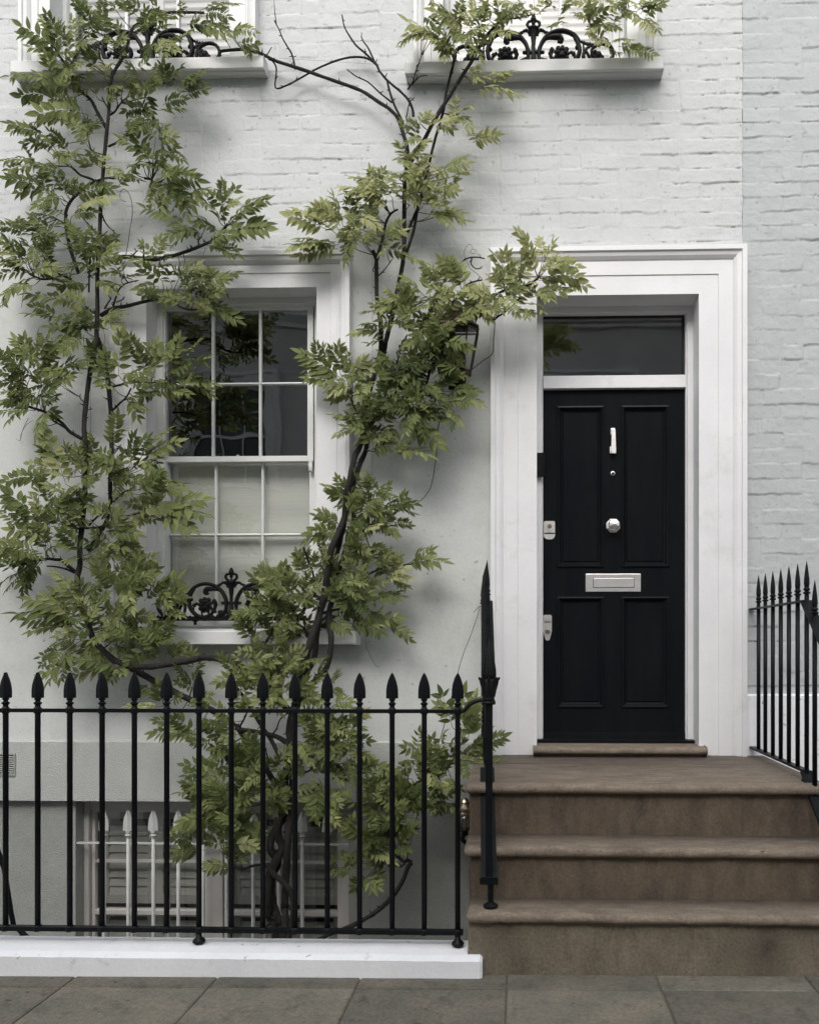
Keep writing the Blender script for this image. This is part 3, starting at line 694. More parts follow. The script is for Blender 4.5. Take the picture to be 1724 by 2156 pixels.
# doorstep slab
zt_ds = ddz0-.012; xa, xb = UX(1123,-.13,1575), UX(1490,-.13,1575)
r = .020
pf = [(.20,zt_ds)]+[(-.125+r+r*math.cos(R(90+180*i/8)), zt_ds-.006-r+r*math.sin(R(90+180*i/8))) for i in range(9)]+[(-.095,zt_ds-.046),(-.095,z3s-.002),(.20,z3s-.002)]
MB().prism([(a,b_) for a,b_ in pf], 'x', xa, xb).build('doorstep', M['step'], steps, bevel=.006)

# ================================================================ STREET PLINTH AND RETAINING WALL
zpl = .085
plx1 = UX(1015,Y_PL_F,2040); plx_up = X_STEPL-.002
dw = thing('area_wall', 'low white painted kerb wall carrying the black railings beside the pavement', 'wall', (-2,-1.33,0))
prf = [(Y_PL_B,-.1),(Y_PL_B,zpl+.002),(Y_PL_B-.09,zpl),(-1.385,zpl-.006),(Y_PL_F,.066),(Y_PL_F,-.1)]
n = 60; x0 = -3.9; mb = MB()
rows = []
for i in range(n+1):
    x = x0+(plx_up-x0)*i/n; j = lambda: random.uniform(-.0012,.0012)*(i < n)
    rows.append([(x,a+j(),b_+j()) for a,b_ in prf])
vs = [q for rw in rows for q in rw]; k = len(prf)
mb.add(vs, [(i*k+a, i*k+(a+1)%k, (i+1)*k+(a+1)%k, (i+1)*k+a) for i in range(n) for a in range(k)]+[tuple(range(k)), tuple(n*k+a for a in range(k-1,-1,-1))])
pe = [(-1.3715,-.1),(-1.3715,zpl-.0066),(-1.385,zpl-.006),(Y_PL_F,.066),(Y_PL_F,-.1)]; pe2 = [(-1.3715,-.1),(-1.3715,.068),(-1.383,.068),(Y_PL_F+.009,.058),(Y_PL_F+.009,-.1)]
mb.add([(plx_up,a,b_) for a,b_ in pe]+[(plx1-.010,a,b_) for a,b_ in pe]+[(plx1,a,b_) for a,b_ in pe2], [(k*5+a, k*5+(a+1)%5, (k+1)*5+(a+1)%5, (k+1)*5+a) for k in range(2) for a in range(5)]+[(14,13,12,11,10)])
pl = mb.build('coping', M['plinth'], dw)
MB().box(-3.9, plx_up-.005, -1.30, -1.242, -1.9, -.1).build('retaining_wall', M['stucco_low'], dw)
# ================================================================ BLACK RAILINGS
YF = -1.31
fence = thing('iron_railing', 'black spear-topped iron railing standing on the white kerb wall', 'railing', (-2.0, YF, zpl))
zt_r, zb_r = UZ(1497,YF,500), UZ(1959,YF,500)
def spear(mb, c, s=1.0, d=1.0):
    """flat spearhead with a raised rib over a turned neck; c = top of rail"""
    x, y, z = c; h0 = .030*s; o = []
    prof_ = [(.0,.142),(.006,.134),(.012,.121),(.018,.104),(.0222,.087),(.0246,.068),(.0250,.037),(.0235,.0335),(.012,.0325),(.006,.032)]
    ring = [(x+a*s, z+b*s) for a,b in prof_]+[(x-a*s, z+b*s) for a,b in prof_[:0:-1]]
    n = len(ring); t = .0045*s
    rib = [(x+(a-x)*.16, z+.003*s+(b-z)*.965) for a,b in ring]
    vs = [(a,y-t,b) for a,b in ring]+[(a,y-.0125*s,b) for a,b in rib]+[(a,y+t,b) for a,b in ring]+[(a,y+.0125*s,b) for a,b in rib]
    fs = [(k,(k+1)%n,n+(k+1)%n,n+k) for k in range(n)]+[(2*n+k,k,(k+1)%n,2*n+(k+1)%n)[::-1] for k in range(n)]+[(3*n+k,3*n+(k+1)%n,2*n+(k+1)%n,2*n+k) for k in range(n)]
    fs += [tuple(range(n,2*n)), tuple(range(4*n-1,3*n-1,-1))]
    mb.add(vs, fs)
    mb.lathe([(.0105*s,-.004),(.0105*s,.004*s),(.013*s,.006*s),(.0165*s,.010*s),(.0165*s,.013*s),(.010*s,.017*s),(.009*s,.022*s),(.0135*s,.026*s),(.0135*s,.031*s),(.008*s,.035*s)], (x,y,z), 14)
cuts = [12,79.5,147,215,283,351,419,487,553.5,621,689,757,825.5,893,963.5]
zc = zt_r+.020
proto = None
foot_us = (419, 963.5)
for i, u in enumerate(cuts):
    x = UX(u, YF, 1700)
    if i == 0:
        proto = MB().lathe([(.0112,zb_r+.008),(.0112,zt_r-.004),(.0112,zc-.002)], (0,YF,0), 12).build('baluster', M['iron'], fence, origin=(0,YF,0), smooth=True)
        s = MB(); spear(s, (0,YF,zc)); s.build('finial', M['iron'], proto, origin=(0,YF,0))
        proto.location = Vector((x,YF,0))-WL[fence.name]
    else:
        copy_part(proto, fence, Vector((x,YF,0))-WL[fence.name])
mb = MB()
xr0, xr1 = -3.3, UX(966,YF,1497)
newx, newy = UX(1030,YF-.0,1700), -1.325
mb.box(xr0, xr1, YF-.013, YF+.013, zt_r-.0075, zt_r+.0075)
mb.tube([(xr1-.002,YF,zt_r),(xr1+.02,YF,zt_r+.003),(UX(990,YF),YF,zt_r+.030),(UX(1005,YF),YF,zt_r+.045),(newx-.004,YF,zt_r+.050)], .0085, 8, 5)
for u in cuts: mb.lathe([(.0135,-.0125),(.0175,-.008),(.0175,.008),(.0135,.0125)], (UX(u,YF,1500),YF,zt_r), 12)
mb.build('top_rail', M['iron'], fence)
mb = MB().box(xr0, UX(975,YF,1960), YF-.014, YF+.014, zb_r-.009, zb_r+.009)
for u in cuts: mb.lathe([(.0165,-.0115),(.0185,-.009),(.0185,.009),(.013,.014)], (UX(u,YF,1960),YF,zb_r), 12)
mb.build('bottom_rail', M['iron'], fence)
for u in foot_us:
    x = UX(u,YF,1980)
    MB().lathe([(.012,zb_r-.008),(.012,zpl+.030),(.020,zpl+.024),(.026,zpl+.017),(.026,zpl+.010),(.017,zpl+.004),(.014,zpl-.002)], (x,YF,0), 16).build('foot', M['iron'], fence, smooth=True)

# -- stair railings (left carries the newel, right runs out of frame)
def spike(mb, c, s=1.0, h=.135):
    mb.lathe([(.010*s,-.004),(.010*s,.010),(.017*s,.014),(.017*s,.019),(.009*s,.024),(.0155*s,.031),(.015*s,.036),(.0105*s,.042),(.0130*s,.060),(.0120*s,.085),(.0085*s,.115),(.0045*s,.145),(.0008,h+.030)], c, 12)
def plate(mb, pts, w_, t):
    """flat bar along 3D points, width w_ in x, thickness t"""
    for a, b in zip(pts[:-1], pts[1:]):
        a, b = Vector(a), Vector(b); d = (b-a).normalized(); up = Vector((1,0,0)).cross(d); 
        if up.z < 0: up = -up
        vs = []
        for p in (a, b):
            for sx in (-1,1):
                for sz in (-1,1): vs.append(p+Vector((sx*w_/2,0,0))+up*sz*t/2)
        mb.add(vs, [(0,1,3,2),(4,6,7,5),(0,4,5,1),(2,3,7,6),(0,2,6,4),(1,5,7,3)])
# right
XR = 1.325
rr = thing('stair_railing', 'black spiked iron railing along the right side of the stone steps', 'railing', (XR, -.9, ZL))
zr_t, zr_b = 1.557, .765
ys = [CY+4.55/(1+.0334*i*1.0) for i in range(7)]
ys = [CY+(497*4.56)/(u-1097) for u in (1593.9,1608,1623.6,1640,1656.9,1675,1693.7)]
plate_t = MB(); plate(plate_t, [(XR,.0,zr_t),(XR,ys[-1]+.012,zr_t)], .030, .010)
y_k = ys[-1]+.012
sl = .365/.44
plate(plate_t, [(XR,y_k-.001,zr_t-.001),(XR,y_k-.62,zr_t-.62*sl)], .052, .012)
plate_t.build('handrail', M['iron'], rr)
pb = MB(); plate(pb, [(XR,.0,zr_b),(XR,y_k,zr_b)], .034, .012); plate(pb, [(XR,y_k-.001,zr_b-.001),(XR,y_k-.56,zr_b-.56*sl)], .052, .012)
pb.build('bottom_rail', M['iron'], rr)
first = None
for i, y in enumerate(ys):
    if first is None:
        first = MB().lathe([(.0108,zr_b),(.0108,zr_t+.022)], (XR,y,0), 12).build('baluster', M['iron'], rr, origin=(XR,y,0), smooth=True)
        s = MB(); spike(s, (XR,y,zr_t+.020)); s.build('finial', M['iron'], first, origin=(XR,y,0))
    else: copy_part(first, rr, Vector((XR,y,0))-WL[rr.name])
ysl = [y_k-.115-.125*k for k in range(4)]
for k, y in enumerate(ysl):
    zt_, zb_2 = zr_t+(y-y_k)*sl, zr_b+(y-y_k)*sl
    b = MB().lathe([(.0108,zb_2),(.0108,zt_+.022)], (XR,y,0), 12).build('baluster', M['iron'], rr, smooth=True)
    s = MB(); spike(s, (XR,y,zt_+.018)); s.build('finial', M['iron'], b)
MB().lathe([(.024,0),(.024,.008),(.018,.014),(.0115,.018),(.0115,.06)], (XR,ys[-1],ZL), 14).build('foot', M['iron'], rr)
# left: wall fixing -> corner -> newel on the first tread
nr = thing('newel_railing', 'black iron stair railing with leafy newel post left of the stone steps', 'railing', (newx, newy, z1s))
XC, YC = UX(1025.5,-.87,1230), -.87
XW = UX(1016,-.01,1283)
mb = MB(); mb.tube([(XW,.01,1.557),(XC,YC,1.557)], .007, 6, 1, flat=2.0); 
plate(mb, [(XC,YC,1.557),(newx,newy+.02,1.557-(YC-newy-.02)*sl)], .052, .012)
mb.build('handrail', M['iron'], nr)
mb = MB(); mb.tube([(XW,.01,.768),(XC,YC,.768)], .007, 6, 1, flat=2.0)
plate(mb, [(XC,YC,.768),(newx-.0,newy-.012,.768-(YC-newy+.012)*sl)], .066, .014)
zpe = .768-(YC-newy+.012)*sl
mb.box(newx-.038, newx+.038, newy-.026, newy-.010, zpe-.022, zpe+.002)
mb.build('bottom_rail', M['iron'], nr)
for k in range(7):
    t = k/6.0; y = -.05+(YC+.05)*t; x = XW+(XC-XW)*(y/YC)
    b = MB().lathe([(.0105,.768),(.0105,1.578)], (x,y,0), 10).build('baluster', M['iron'], nr, smooth=True)
    s = MB(); spike(s, (x,y,1.575), 1.0, .15); s.build('finial', M['iron'], b)
for k in range(3):
    y = YC-.115-.11*k; x = XC+(newx-XC)*(y-YC)/(newy-YC); zt_, zb_2 = 1.557+(y-YC)*sl, .768+(y-YC)*sl
    b = MB().lathe([(.0105,zb_2),(.0105,zt_+.022)], (x,y,0), 10).build('baluster', M['iron'], nr, smooth=True)
    s = MB(); spike(s, (x,y,zt_+.018), .9, .10); s.build('finial', M['iron'], b)
zcol = UZ(1476,newy,1030)
np_ = MB().box(newx-.0145, newx+.0145, newy-.0145, newy+.0145, zpe, zcol-.01).lathe([(.012,z1s+.016),(.012,zpe)], (newx+.006,newy-.002,0), 12)
np_.lathe([(.028,z1s),(.031,z1s+.006),(.031,z1s+.012),(.022,z1s+.018),(.012,z1s+.024)], (newx+.006,newy-.002,0), 16)
newel = np_.build('newel_post', M['iron'], nr)
s = MB(); c = (newx,newy,zcol)
s.box(newx-.030, newx+.026, newy-.022, newy+.022, zcol-.014, zcol-.001)
s.lathe([(.021,0),(.025,.004),(.021,.010),(.026,.022),(.030,.040),(.032,.062),(.031,.080),(.028,.092),(.022,.092)], c, 16)
for k in range(8):                                                      # curled leaves of the crown
    t = k*math.pi/4+math.pi/8*0; ct, st = math.cos(t), math.sin(t)
    pts = [(newx+ct*r_, newy+st*r_, zcol+h_) for r_, h_ in ((.027,.045),(.032,.072),(.035,.088),(.043,.096),(.040,.086))]
    s.tube(pts, [.004,.006,.006,.004,.002], 6, 3)
s.lathe([(.024,.090),(.027,.098),(.026,.118),(.023,.145),(.018,.175),(.011,.210),(.005,.245),(.001,.262)], c, 14)
for k in range(10):
    t = k*math.pi/5; ct, st = math.cos(t), math.sin(t)
    s.tube([(newx+ct*r_, newy+st*r_, zcol+h_) for r_, h_ in ((.026,.100),(.026,.125),(.022,.155),(.016,.185),(.009,.215))], [.004,.004,.0035,.003,.001], 5, 2)
s.build('finial', M['iron_old'], newel, smooth=True)

# -- basement stair rail at far left
rr2 = thing('basement_handrail', 'sloping black iron handrail in the basement area at far left', 'handrail', (-2.2,-.75,-1.9))
ya = -.80
a = P(-40,1700,ya); b = P(12,1850,ya); c = P(28,1946,ya); d = P(78,1992,ya); e = d+Vector((.5,0,-.42))
MB().tube([a,P(3,1812,ya),b,c,P(40,1958,ya),d,e], .0115, 8, 3).build('rail', M['iron'], rr2, smooth=True)
p = P(46,1962,ya); MB().lathe([(.010,0),(.010,p.z+1.9)], (p.x,p.y,-1.9), 8).build('post', M['iron'], rr2)
# -- white window bars before the basement window
yw = .045
wb = thing('window_bars', 'white painted spear-topped bars fixed across the basement window', 'window bars', ((bwx0+bwx1)/2, yw, bwz0))
zr = UZ(1777,yw,450)
MB().box(bwx0+.002, bwx1-.002, yw-.008, yw+.008, zr-.005, zr+.005).build('rail', M['bar_white'], wb)
fb = None
for u in (219,270,323,375.5,428,477,533,587,636.5,689):
    x = UX(u,yw,1850)
    if fb is None:
        fb = MB().lathe([(.0105,bwz0),(.0105,zr+.030)], (x,yw,0), 12).build('bar', M['bar_white'], wb, origin=(x,yw,0), smooth=True)
        s = MB(); spear(s, (x,yw,zr+.034), 1.18); s.build('finial', M['bar_white'], fb, origin=(x,yw,0))
    else: copy_part(fb, wb, Vector((x,yw,0))-WL[wb.name])

# ================================================================ CAST IRON WINDOW GUARDS
def guard(cx, y, z0, s, half, label, pins):
    g = thing('window_guard', label, 'window guard', (cx, y, z0), 'cast iron guards on the window sills')
    K = 1.32
    W = lambda p: (cx+p[0]*s, y, z0+p[1]*s)
    mb = MB().box(cx-half, cx+half, y-.012, y+.012, z0-.012, z0+.004).box(cx-half+.01, cx+half-.01, y-.008, y+.008, z0+.004, z0+.014)
    n = int(2*half/.028)
    for i in range(n+1):
        px = cx-half+.02+(2*half-.04)*i/n; mb.ball((px, y, z0+.014), .006+.003*(i%3==0), 6)
    for px in pins:
        mb.lathe([(.006,-.036),(.010,-.034),(.010,-.026),(.007,-.022),(.013,-.016),(.020,-.012)], (cx+px,y,z0), 10)
    mb.build('base_rail', M['iron_old'], g)
    for sx in (-1, 1):
        mb = MB(); S = lambda L: [W((sx*a, b)) for a, b in L]
        arch = S([(-130,35),(-150,90),(-100,75),(-72,130),(-66,210),(-82,280),(-125,360),(-190,425),(-280,462),(-370,468),(-450,445),(-520,400),(-575,335)])
        mb.tube(arch, [r*s*K for r in (20,26,22,18,20,20,20,19,18,18,18,18,14)], 7, 4, flat=1.6)
        mb.tube(S([(-500,400),(-545,330),(-572,250),(-562,170),(-520,95),(-450,40),(-370,22),(-290,50),(-235,110),(-215,180),(-225,225)]), [r*s*K for r in (12,20,22,22,21,20,19,18,16,18,24)], 7, 4, flat=1.4)
        mb.tube(S([(-140,370),(-200,395),(-270,400),(-330,392),(-350,350),(-330,318)]), [r*s*K for r in (10,20,26,28,22,8)], 7, 4, flat=1.2)   # acanthus leaf hanging in the arch
        for a, b, r_ in ((-335,370,24),(-318,340,20),(-230,240,26),(-205,190,22),(-520,130,24),(-500,180,26),(-470,200,20),(-135,60,34),(-250,120,24),(-215,95,20),(-360,-0,30),(-540,260,24),(-175,30,30),(-95,20,30)):
            mb.ball(W((sx*a,b)), r_*s*1.15, 8)
        mb.tube(S([(-590,335),(-650,305),(-700,292),(-760,290),(-820,300)]), [r*s*K for r in (14,12,16,12,16)], 6, 3)
        for i in range(7): mb.ball(W((sx*(-600-i*34), 330-i*8+6*(i%2))), 15*s, 6)
        mb.tube(S([(-615,320),(-625,240),(-622,150),(-640,60),(-672,20),(-690,26)]), [r*s*K for r in (9,9,18,14,10,8)], 6, 3)
        mb.tube(S([(-430,38),(-480,8),(-530,4),(-572,18),(-560,40)]), [r*s*K for r in (16,13,12,10,5)], 6, 3)
        # outer small scroll
        hs_ = half/s
        c0 = -(hs_-215)
        mb.tube(S([(-640,235),(-690,150),(-740,70),(-810,28),(c0+40,12),(c0-70,30),(c0-150,95),(c0-175,180),(c0-140,262),(c0-60,300),(c0+30,285),(c0+90,225),(c0+80,150),(c0+20,110)]), [r*s*K for r in (10,15,17,18,18,18,17,17,16,15,15,14,13,18)], 7, 3, flat=1.4)
        mb.tube(S([(c0+60,290),(c0+150,250),(c0+190,170),(c0+180,80),(c0+140,30)]), [r*s*K for r in (10,14,16,14,10)], 6, 3)
        for a, b, r_ in ((c0+10,150,46),(c0-30,120,34),(c0+50,190,30),(c0-150,110,24),(c0+120,40,26),(c0-110,40,24)): mb.ball(W((sx*a,b)), r_*s*1.15, 8)
        mb.build('scroll', M['iron_old'], g, smooth=True)
        ro = MB(); rc = (-352, 185)                                    # rosette
        ro.ball(W((sx*rc[0], rc[1])), 78*s, 10, sy=.5)
        for k in range(9):
            t = k*2*math.pi/9+.3; ro.ball(W((sx*(rc[0]+78*math.cos(t)), rc[1]+82*math.sin(t))), (34 if k%2 else 28)*s, 8, sy=.6)
        for k in range(6):
            t = k*math.pi/3; p_ = W((sx*(rc[0]+40*math.cos(t)), rc[1]+42*math.sin(t))); ro.ball((p_[0], p_[1]-.014, p_[2]), 24*s, 8)
        for sgn in (-1,1): ro.tube([W((sx*(rc[0]+sgn*50), rc[1]-60)), W((sx*(rc[0]+sgn*44), rc[1]-120)), W((sx*(rc[0]+sgn*20), rc[1]-165))], [14*s,12*s,12*s], 6, 3)
        ro.build('rosette', M['iron_old'], g, smooth=True)
    st = MB(); st.lathe([(x*s*1.2,h*s) for x,h in ((52,0),(58,40),(50,75),(36,110),(24,170),(19,230),(20,300),(26,370),(34,430),(46,462),(52,478),(62,486),(62,500),(34,506),(22,515),(14,520))], W((0,0)), 10)
    st.tube([W((-112,210)),W((112,210))], 22*s, 8, 1)
    for sx in (-1,1):
        st.ball(W((sx*118,210)), 22*s, 8)
        for i, (a, b, r_) in enumerate(((60,462,20),(90,486,20),(118,480,18),(142,462,18),(170,448,20),(194,436,18),(50,430,16))): st.ball(W((sx*a,b)), r_*s*1.15, 8)
        st.tube([W((sx*14,505)),W((sx*52,520)),W((sx*76,556)),W((sx*62,592)),W((sx*26,600))], [r*s*K for r in (14,14,15,14,10)], 6, 4)
    st.tube([W((0,505)),W((0,600))], [10*s,14*s], 6, 1)
    for a, b, r_ in ((0,570,22),(0,620,34),(0,648,26),(0,672,14),(-22,600,16),(22,600,16)): st.ball(W((a,b)), r_*s*1.15, 8)
    st.build('finial', M['iron_old'], g, smooth=True)
sc_ = .000441
guard(UX(487,.03,1300), .03, UZ(1303,.03,487), sc_, (UX(648,.03,1300)-UX(326,.03,1300))/2, 'black cast iron guard with scrolls half hidden by leaves on the ground floor window sill', (-.215,.215))
guard(UX(311,.03,118), .03, lz0+.022, sc_*1.06, (UX(1297,.03,118)-UX(949,.03,118))/2*.93, 'black cast iron guard on the sill of the upper left window', ())
guard(UX(1123,.03,118), .03, rz0+.022, sc_*1.06, (UX(1297,.03,118)-UX(949,.03,118))/2, 'black cast iron guard on the sill of the upper right window', ())

# ================================================================ LAMPS
LY = -.19
lc = UX(957,LY,730); zt_l2, zb_l2 = UZ(688,-.25,957), UZ(775,-.25,957)
lan = thing('wall_lantern', 'bronze glazed wall lantern half hidden by wisteria beside the white door surround', 'wall lantern', (lc, 0, zb_l2))
def plan(hw, dp, ch): return [(-hw,dp*.55),(-hw,-dp*.25),(-hw+ch,-dp),(hw-ch,-dp),(hw,-dp*.25),(hw,dp*.55)]
top = [(lc+a, LY+b) for a,b in plan(.128,.085,.050)]; bot = [(lc+a, LY+b) for a,b in plan(.088,.058,.036)]
mb = MB()
for (ax,ay),(bx,by_) in zip(top, bot): mb.tube([(ax,ay,zt_l2),(bx,by_,zb_l2)], .0048, 6, 1)
for ring, z, r_ in ((top,zt_l2,.006),(top,zt_l2+.020,.007),(bot,zb_l2,.006),(bot,zb_l2-.012,.005)):
    for k in range(6): mb.tube([(ring[k][0],ring[k][1],z),(ring[(k+1)%6][0],ring[(k+1)%6][1],z)], r_, 6, 1)
for k in range(6):                                                      # gallery of small uprights under the roof
    a, b = Vector(top[k]), Vector(top[(k+1)%6]); n = max(int((b-a).length/.0095), 2)
    for i in range(n): q_ = a+(b-a)*i/n; mb.box(q_.x-.0022, q_.x+.0022, q_.y-.0022, q_.y+.0022, zt_l2, zt_l2+.020)
mb.build('frame', M['bronze'], lan)
rf = MB(); c_ = (lc, LY-.01)
rings_ = [([(c_[0]+(a-c_[0])*f_, c_[1]+(b-c_[1])*f_) for a,b in top], zt_l2+h_) for f_, h_ in ((1.06,.024),(.92,.040),(.55,.085),(.36,.100),(.36,.130),(.20,.150),(.05,.165))]
vs = [(a,b,z) for ring, z in rings_ for a,b in ring]
rf.add(vs, [(j*6+k, j*6+(k+1)%6, (j+1)*6+(k+1)%6, (j+1)*6+k) for j in range(len(rings_)-1) for k in range(6)]+[tuple(range(5,-1,-1)), tuple((len(rings_)-1)*6+k for k in range(6))])
rf.build('roof', M['bronze'], lan)
gl_ = MB()
for k in range(5): gl_.quad((*bot[k],zb_l2),(*bot[k+1],zb_l2),(*top[k+1],zt_l2),(*top[k],zt_l2))
gl_.build('glass', M['lamp_glass'], lan)
bt = MB().add([(a,b,zb_l2-.008) for a,b in bot]+[(lc+(a-lc)*.5,LY+(b-LY)*.5,zb_l2-.030) for a,b in bot], [(k,(k+1)%6,6+(k+1)%6,6+k) for k in range(6)]+[tuple(range(6)),tuple(range(11,5,-1))])
bt.box(lc-.02, lc+.02, LY+.05, .0, zb_l2-.006, zb_l2+.016).box(lc-.05, lc+.05, -.014, .0, zb_l2-.04, zt_l2+.02)
bt.build('bracket', M['bronze'], lan)
MB().lathe([(.012,.0),(.012,.05),(.016,.055)], (lc,LY,zt_l2-.075), 12).build('bulb_holder', M['bulb_cap'], lan)
MB().lathe([(.012,.02),(.024,.0),(.030,-.022),(.026,-.042),(.012,-.054),(.001,-.057)], (lc,LY,zt_l2-.080), 14).build('bulb', M['bulb'], lan, smooth=True)

LX, LYY = UX(978,-.30,1700), -.30
coach = thing('coach_lamp', 'small brass coach lamp tucked beside the stone steps below the landing', 'wall lamp', (LX, LYY, .2))
zc1 = UZ(1712,LYY,978); s = MB()
s.lathe([(.052,-.006),(.058,.0),(.058,.006),(.052,.008),(.052,.022),(.056,.024),(.056,.030),(.044,.036),(.030,.050),(.026,.052),(.026,.060),(.018,.074),(.006,.084),(.001,.086)], (LX,LYY,zc1), 20)
cap = s.build('cap', M['brass'], coach)
s = MB()
for k in range(24): t = k*math.pi/12; s.ball((LX+.053*math.cos(t), LYY+.053*math.sin(t), zc1+.015), .005, 6)
s.build('beading', M['void'], cap)
zg = UZ(1745,LYY,978)
MB().lathe([(.050,zc1-.006),(.036,zg)], (LX,LYY,0), 16).build('glass', M['lamp_glass'], coach, smooth=True)
s = MB()
for k in range(8): t = k*math.pi/4+.2; s.tube([(LX+.050*math.cos(t), LYY+.050*math.sin(t), zc1-.004),(LX+.037*math.cos(t), LYY+.037*math.sin(t), zg)], .0028, 5, 1)
s.lathe([(.012,zg),(.014,zc1-.02)], (LX,LYY,0), 10)
s.build('frame', M['brass'], coach)
s = MB().lathe([(.038,zg-.001),(.040,zg-.006),(.020,zg-.012),(.016,zg-.022),(.022,zg-.028),(.018,zg-.036)], (LX,LYY,0), 14)
s.tube([(LX,LYY,zg-.03),(LX-.012,LYY,zg-.055),(LX+.0,LYY+.01,zg-.075),(LX+.03,LYY+.02,zg-.082),(LX+.075,LYY+.02,zg-.06)], [.012,.013,.012,.011,.011], 8, 4)
s.build('bracket', M['iron'], coach, smooth=True)
